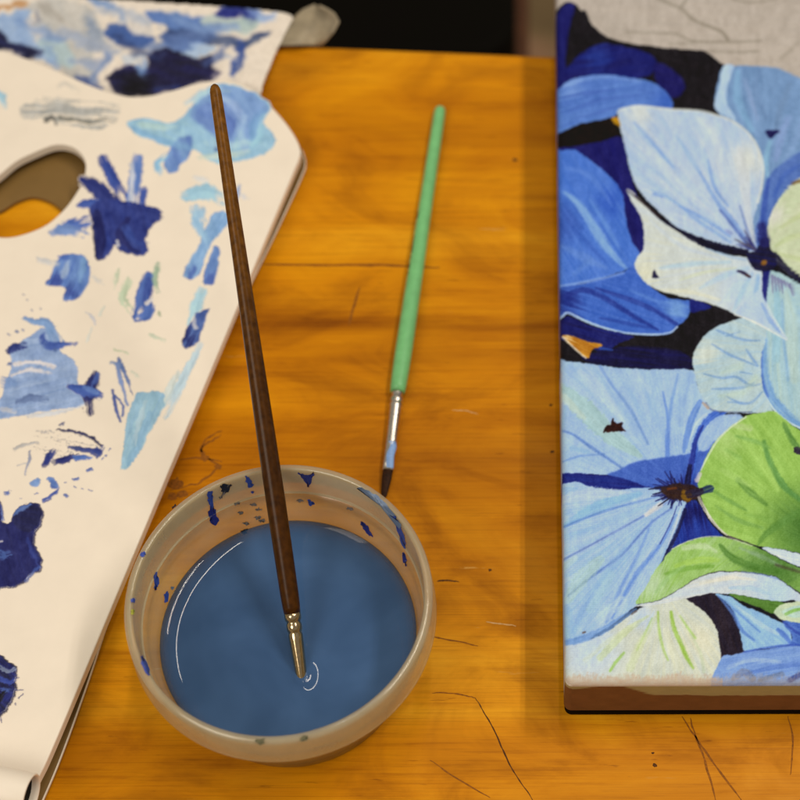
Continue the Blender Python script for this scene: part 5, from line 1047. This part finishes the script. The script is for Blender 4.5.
for j, z in enumerate(zs):
    n = fbm(sarr * .5, z * .5 + sarr * 0, 3); h = bd_h + (n - .5) * 2.2
    m_ = sstep(-.5, .5, z - h)[:, None]
    lo_c = np.array([.150, .064, .023]) * (1 + .4 * (fbm(sarr * .25, np.full(len(per), z * .25), 3) - .5))[:, None]
    hi_c = alb((210, 190, 124)) * .5 * (1 + .2 * (n - .5))[:, None]
    C_[:, j] = lo_c * (1 - m_) + hi_c * m_
    front = per[:, 1] < CR + .01
    ln = np.exp(-((z - h) / .35) ** 2)[:, None] * .35 * (n[:, None] > .45)
    C_[:, j] = C_[:, j] * (1 - ln) + alb((220, 190, 150)) * .6 * ln
    side_ = (per[:, 0] < .5) & ~front
    if side_.any():
        x_, y_ = proj(V[side_, 0] + np.array([0, 0, 1])); cs_ = alb(pt.sample(np.maximum(x_, 562), y_)); mm = sstep(8, 14, z + 4 * (n[side_] - .5))[:, None]
        C_[side_, j] = cs_ * mm + C_[side_, j] * (1 - mm)
    wv = np.exp(-((per[:, 0] - 9 - (CT - z) * .12) / .7) ** 2)[:, None] * front[:, None] * .5; C_[:, j] = C_[:, j] * (1 - wv) + np.array([.13, .055, .02]) * wv
V[:, 0, 2] = CT - CR
mesh('side_edge', V, grid_faces(len(per), len(zs), True), M_side, canvas, C_)
# a black strip put in as the shaded gap along the foot of the sides
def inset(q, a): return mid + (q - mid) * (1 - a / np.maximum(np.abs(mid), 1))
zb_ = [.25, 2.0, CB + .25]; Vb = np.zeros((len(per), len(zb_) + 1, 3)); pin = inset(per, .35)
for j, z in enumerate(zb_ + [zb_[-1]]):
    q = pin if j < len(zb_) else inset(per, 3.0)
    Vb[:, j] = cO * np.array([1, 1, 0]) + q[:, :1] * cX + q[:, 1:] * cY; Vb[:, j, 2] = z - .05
mesh('gap_shade_strip', Vb, grid_faces(len(per), len(zb_) + 1, True), M_black, canvas)
# stretcher bars under the cloth, coloured near black as shade in the gap
def bar(u0, v0, u1, v1):
    c4 = [(u0, v0), (u1, v0), (u1, v1), (u0, v1)]
    Vb = [cO * np.array([1, 1, 0]) + u * cX + v * cY + np.array([0, 0, z]) for z in (.1, 18) for u, v in c4]
    mesh('stretcher_bar', Vb, [(0, 3, 2, 1), (4, 5, 6, 7), (0, 1, 5, 4), (1, 2, 6, 5), (2, 3, 7, 6), (3, 0, 4, 7)], M_bar, canvas, shade=False)
bar(4.5, 4.5, CW - 3.5, 40); bar(3.5, CL - 40, CW - 3.5, CL - 3.5); bar(3.5, 40.1, 40, CL - 40.1); bar(CW - 40, 40.1, CW - 3.5, CL - 40.1)

# ------------------------------------------------------------------ light: twin ceiling tubes right, one tube overhead, an added fill panel, the pale room
def strip(x, y, z, L, e, w=.045):
    l = bpy.data.lights.new('ceiling_tube', 'AREA'); l.shape = 'RECTANGLE'; l.size = w; l.size_y = L; l.energy = e
    l.color = (1.0, .90, .76)
    o = bpy.data.objects.new('ceiling_tube', l); COL.objects.link(o); o.location = (x, y, z); o.rotation_euler = (0, 0, TANG * .3)
EN = 11.6
for dx_ in (0, .12):
    strip(.97 + dx_, .62, 1.95, 1.25, EN)
def panel(x, y, z, lx, ly, e):
    l = bpy.data.lights.new('fill_panel', 'AREA'); l.shape = 'RECTANGLE'; l.size = lx; l.size_y = ly; l.energy = e; l.color = (1.0, .90, .76)
    o = bpy.data.objects.new('fill_panel', l); COL.objects.link(o); o.location = (x, y, z)
    d = Vector((0, .4, 0)) - Vector((x, y, z)); o.rotation_euler = d.to_track_quat('-Z', 'Y').to_euler()
strip(.13, .82, 1.95, 1.25, EN * .45)
panel(-1.3, -.9, 2.0, 1.2, 1.2, 25)  # unseen fill light behind the camera, added to brighten from the left
w = bpy.data.worlds.new('World'); SC.world = w; w.use_nodes = True
bg = w.node_tree.nodes['Background']; bg.inputs[0].default_value = (1.0, .9, .77, 1); bg.inputs[1].default_value = .30

# ------------------------------------------------------------------ camera
cam = bpy.data.cameras.new('camera'); co = bpy.data.objects.new('camera', cam); COL.objects.link(co)
co.location = (0, 0, CH * MM); co.rotation_euler = (math.pi / 2 - EL, 0, 0)
cam.sensor_width = 36; cam.lens = 36 * FP / 800; cam.shift_x = (400 - PX) / 800; cam.clip_start = .01; cam.clip_end = 60
cam.dof.use_dof = True
fpnt = at(330, 600, 30); cam.dof.focus_distance = float((fpnt[1] * CE - (fpnt[2] - CH) * SE) * MM); cam.dof.aperture_fstop = 7.4
SC.camera = co
SC.view_settings.view_transform = 'Standard'; SC.view_settings.look = 'None'; SC.view_settings.exposure = 0; SC.view_settings.gamma = 1
SC.render.engine = 'CYCLES'
SC.cycles.use_denoising = True
SC.cycles.max_bounces = 10; SC.cycles.transparent_max_bounces = 16
SC.cycles.blur_glossy = .3; SC.cycles.caustics_reflective = True
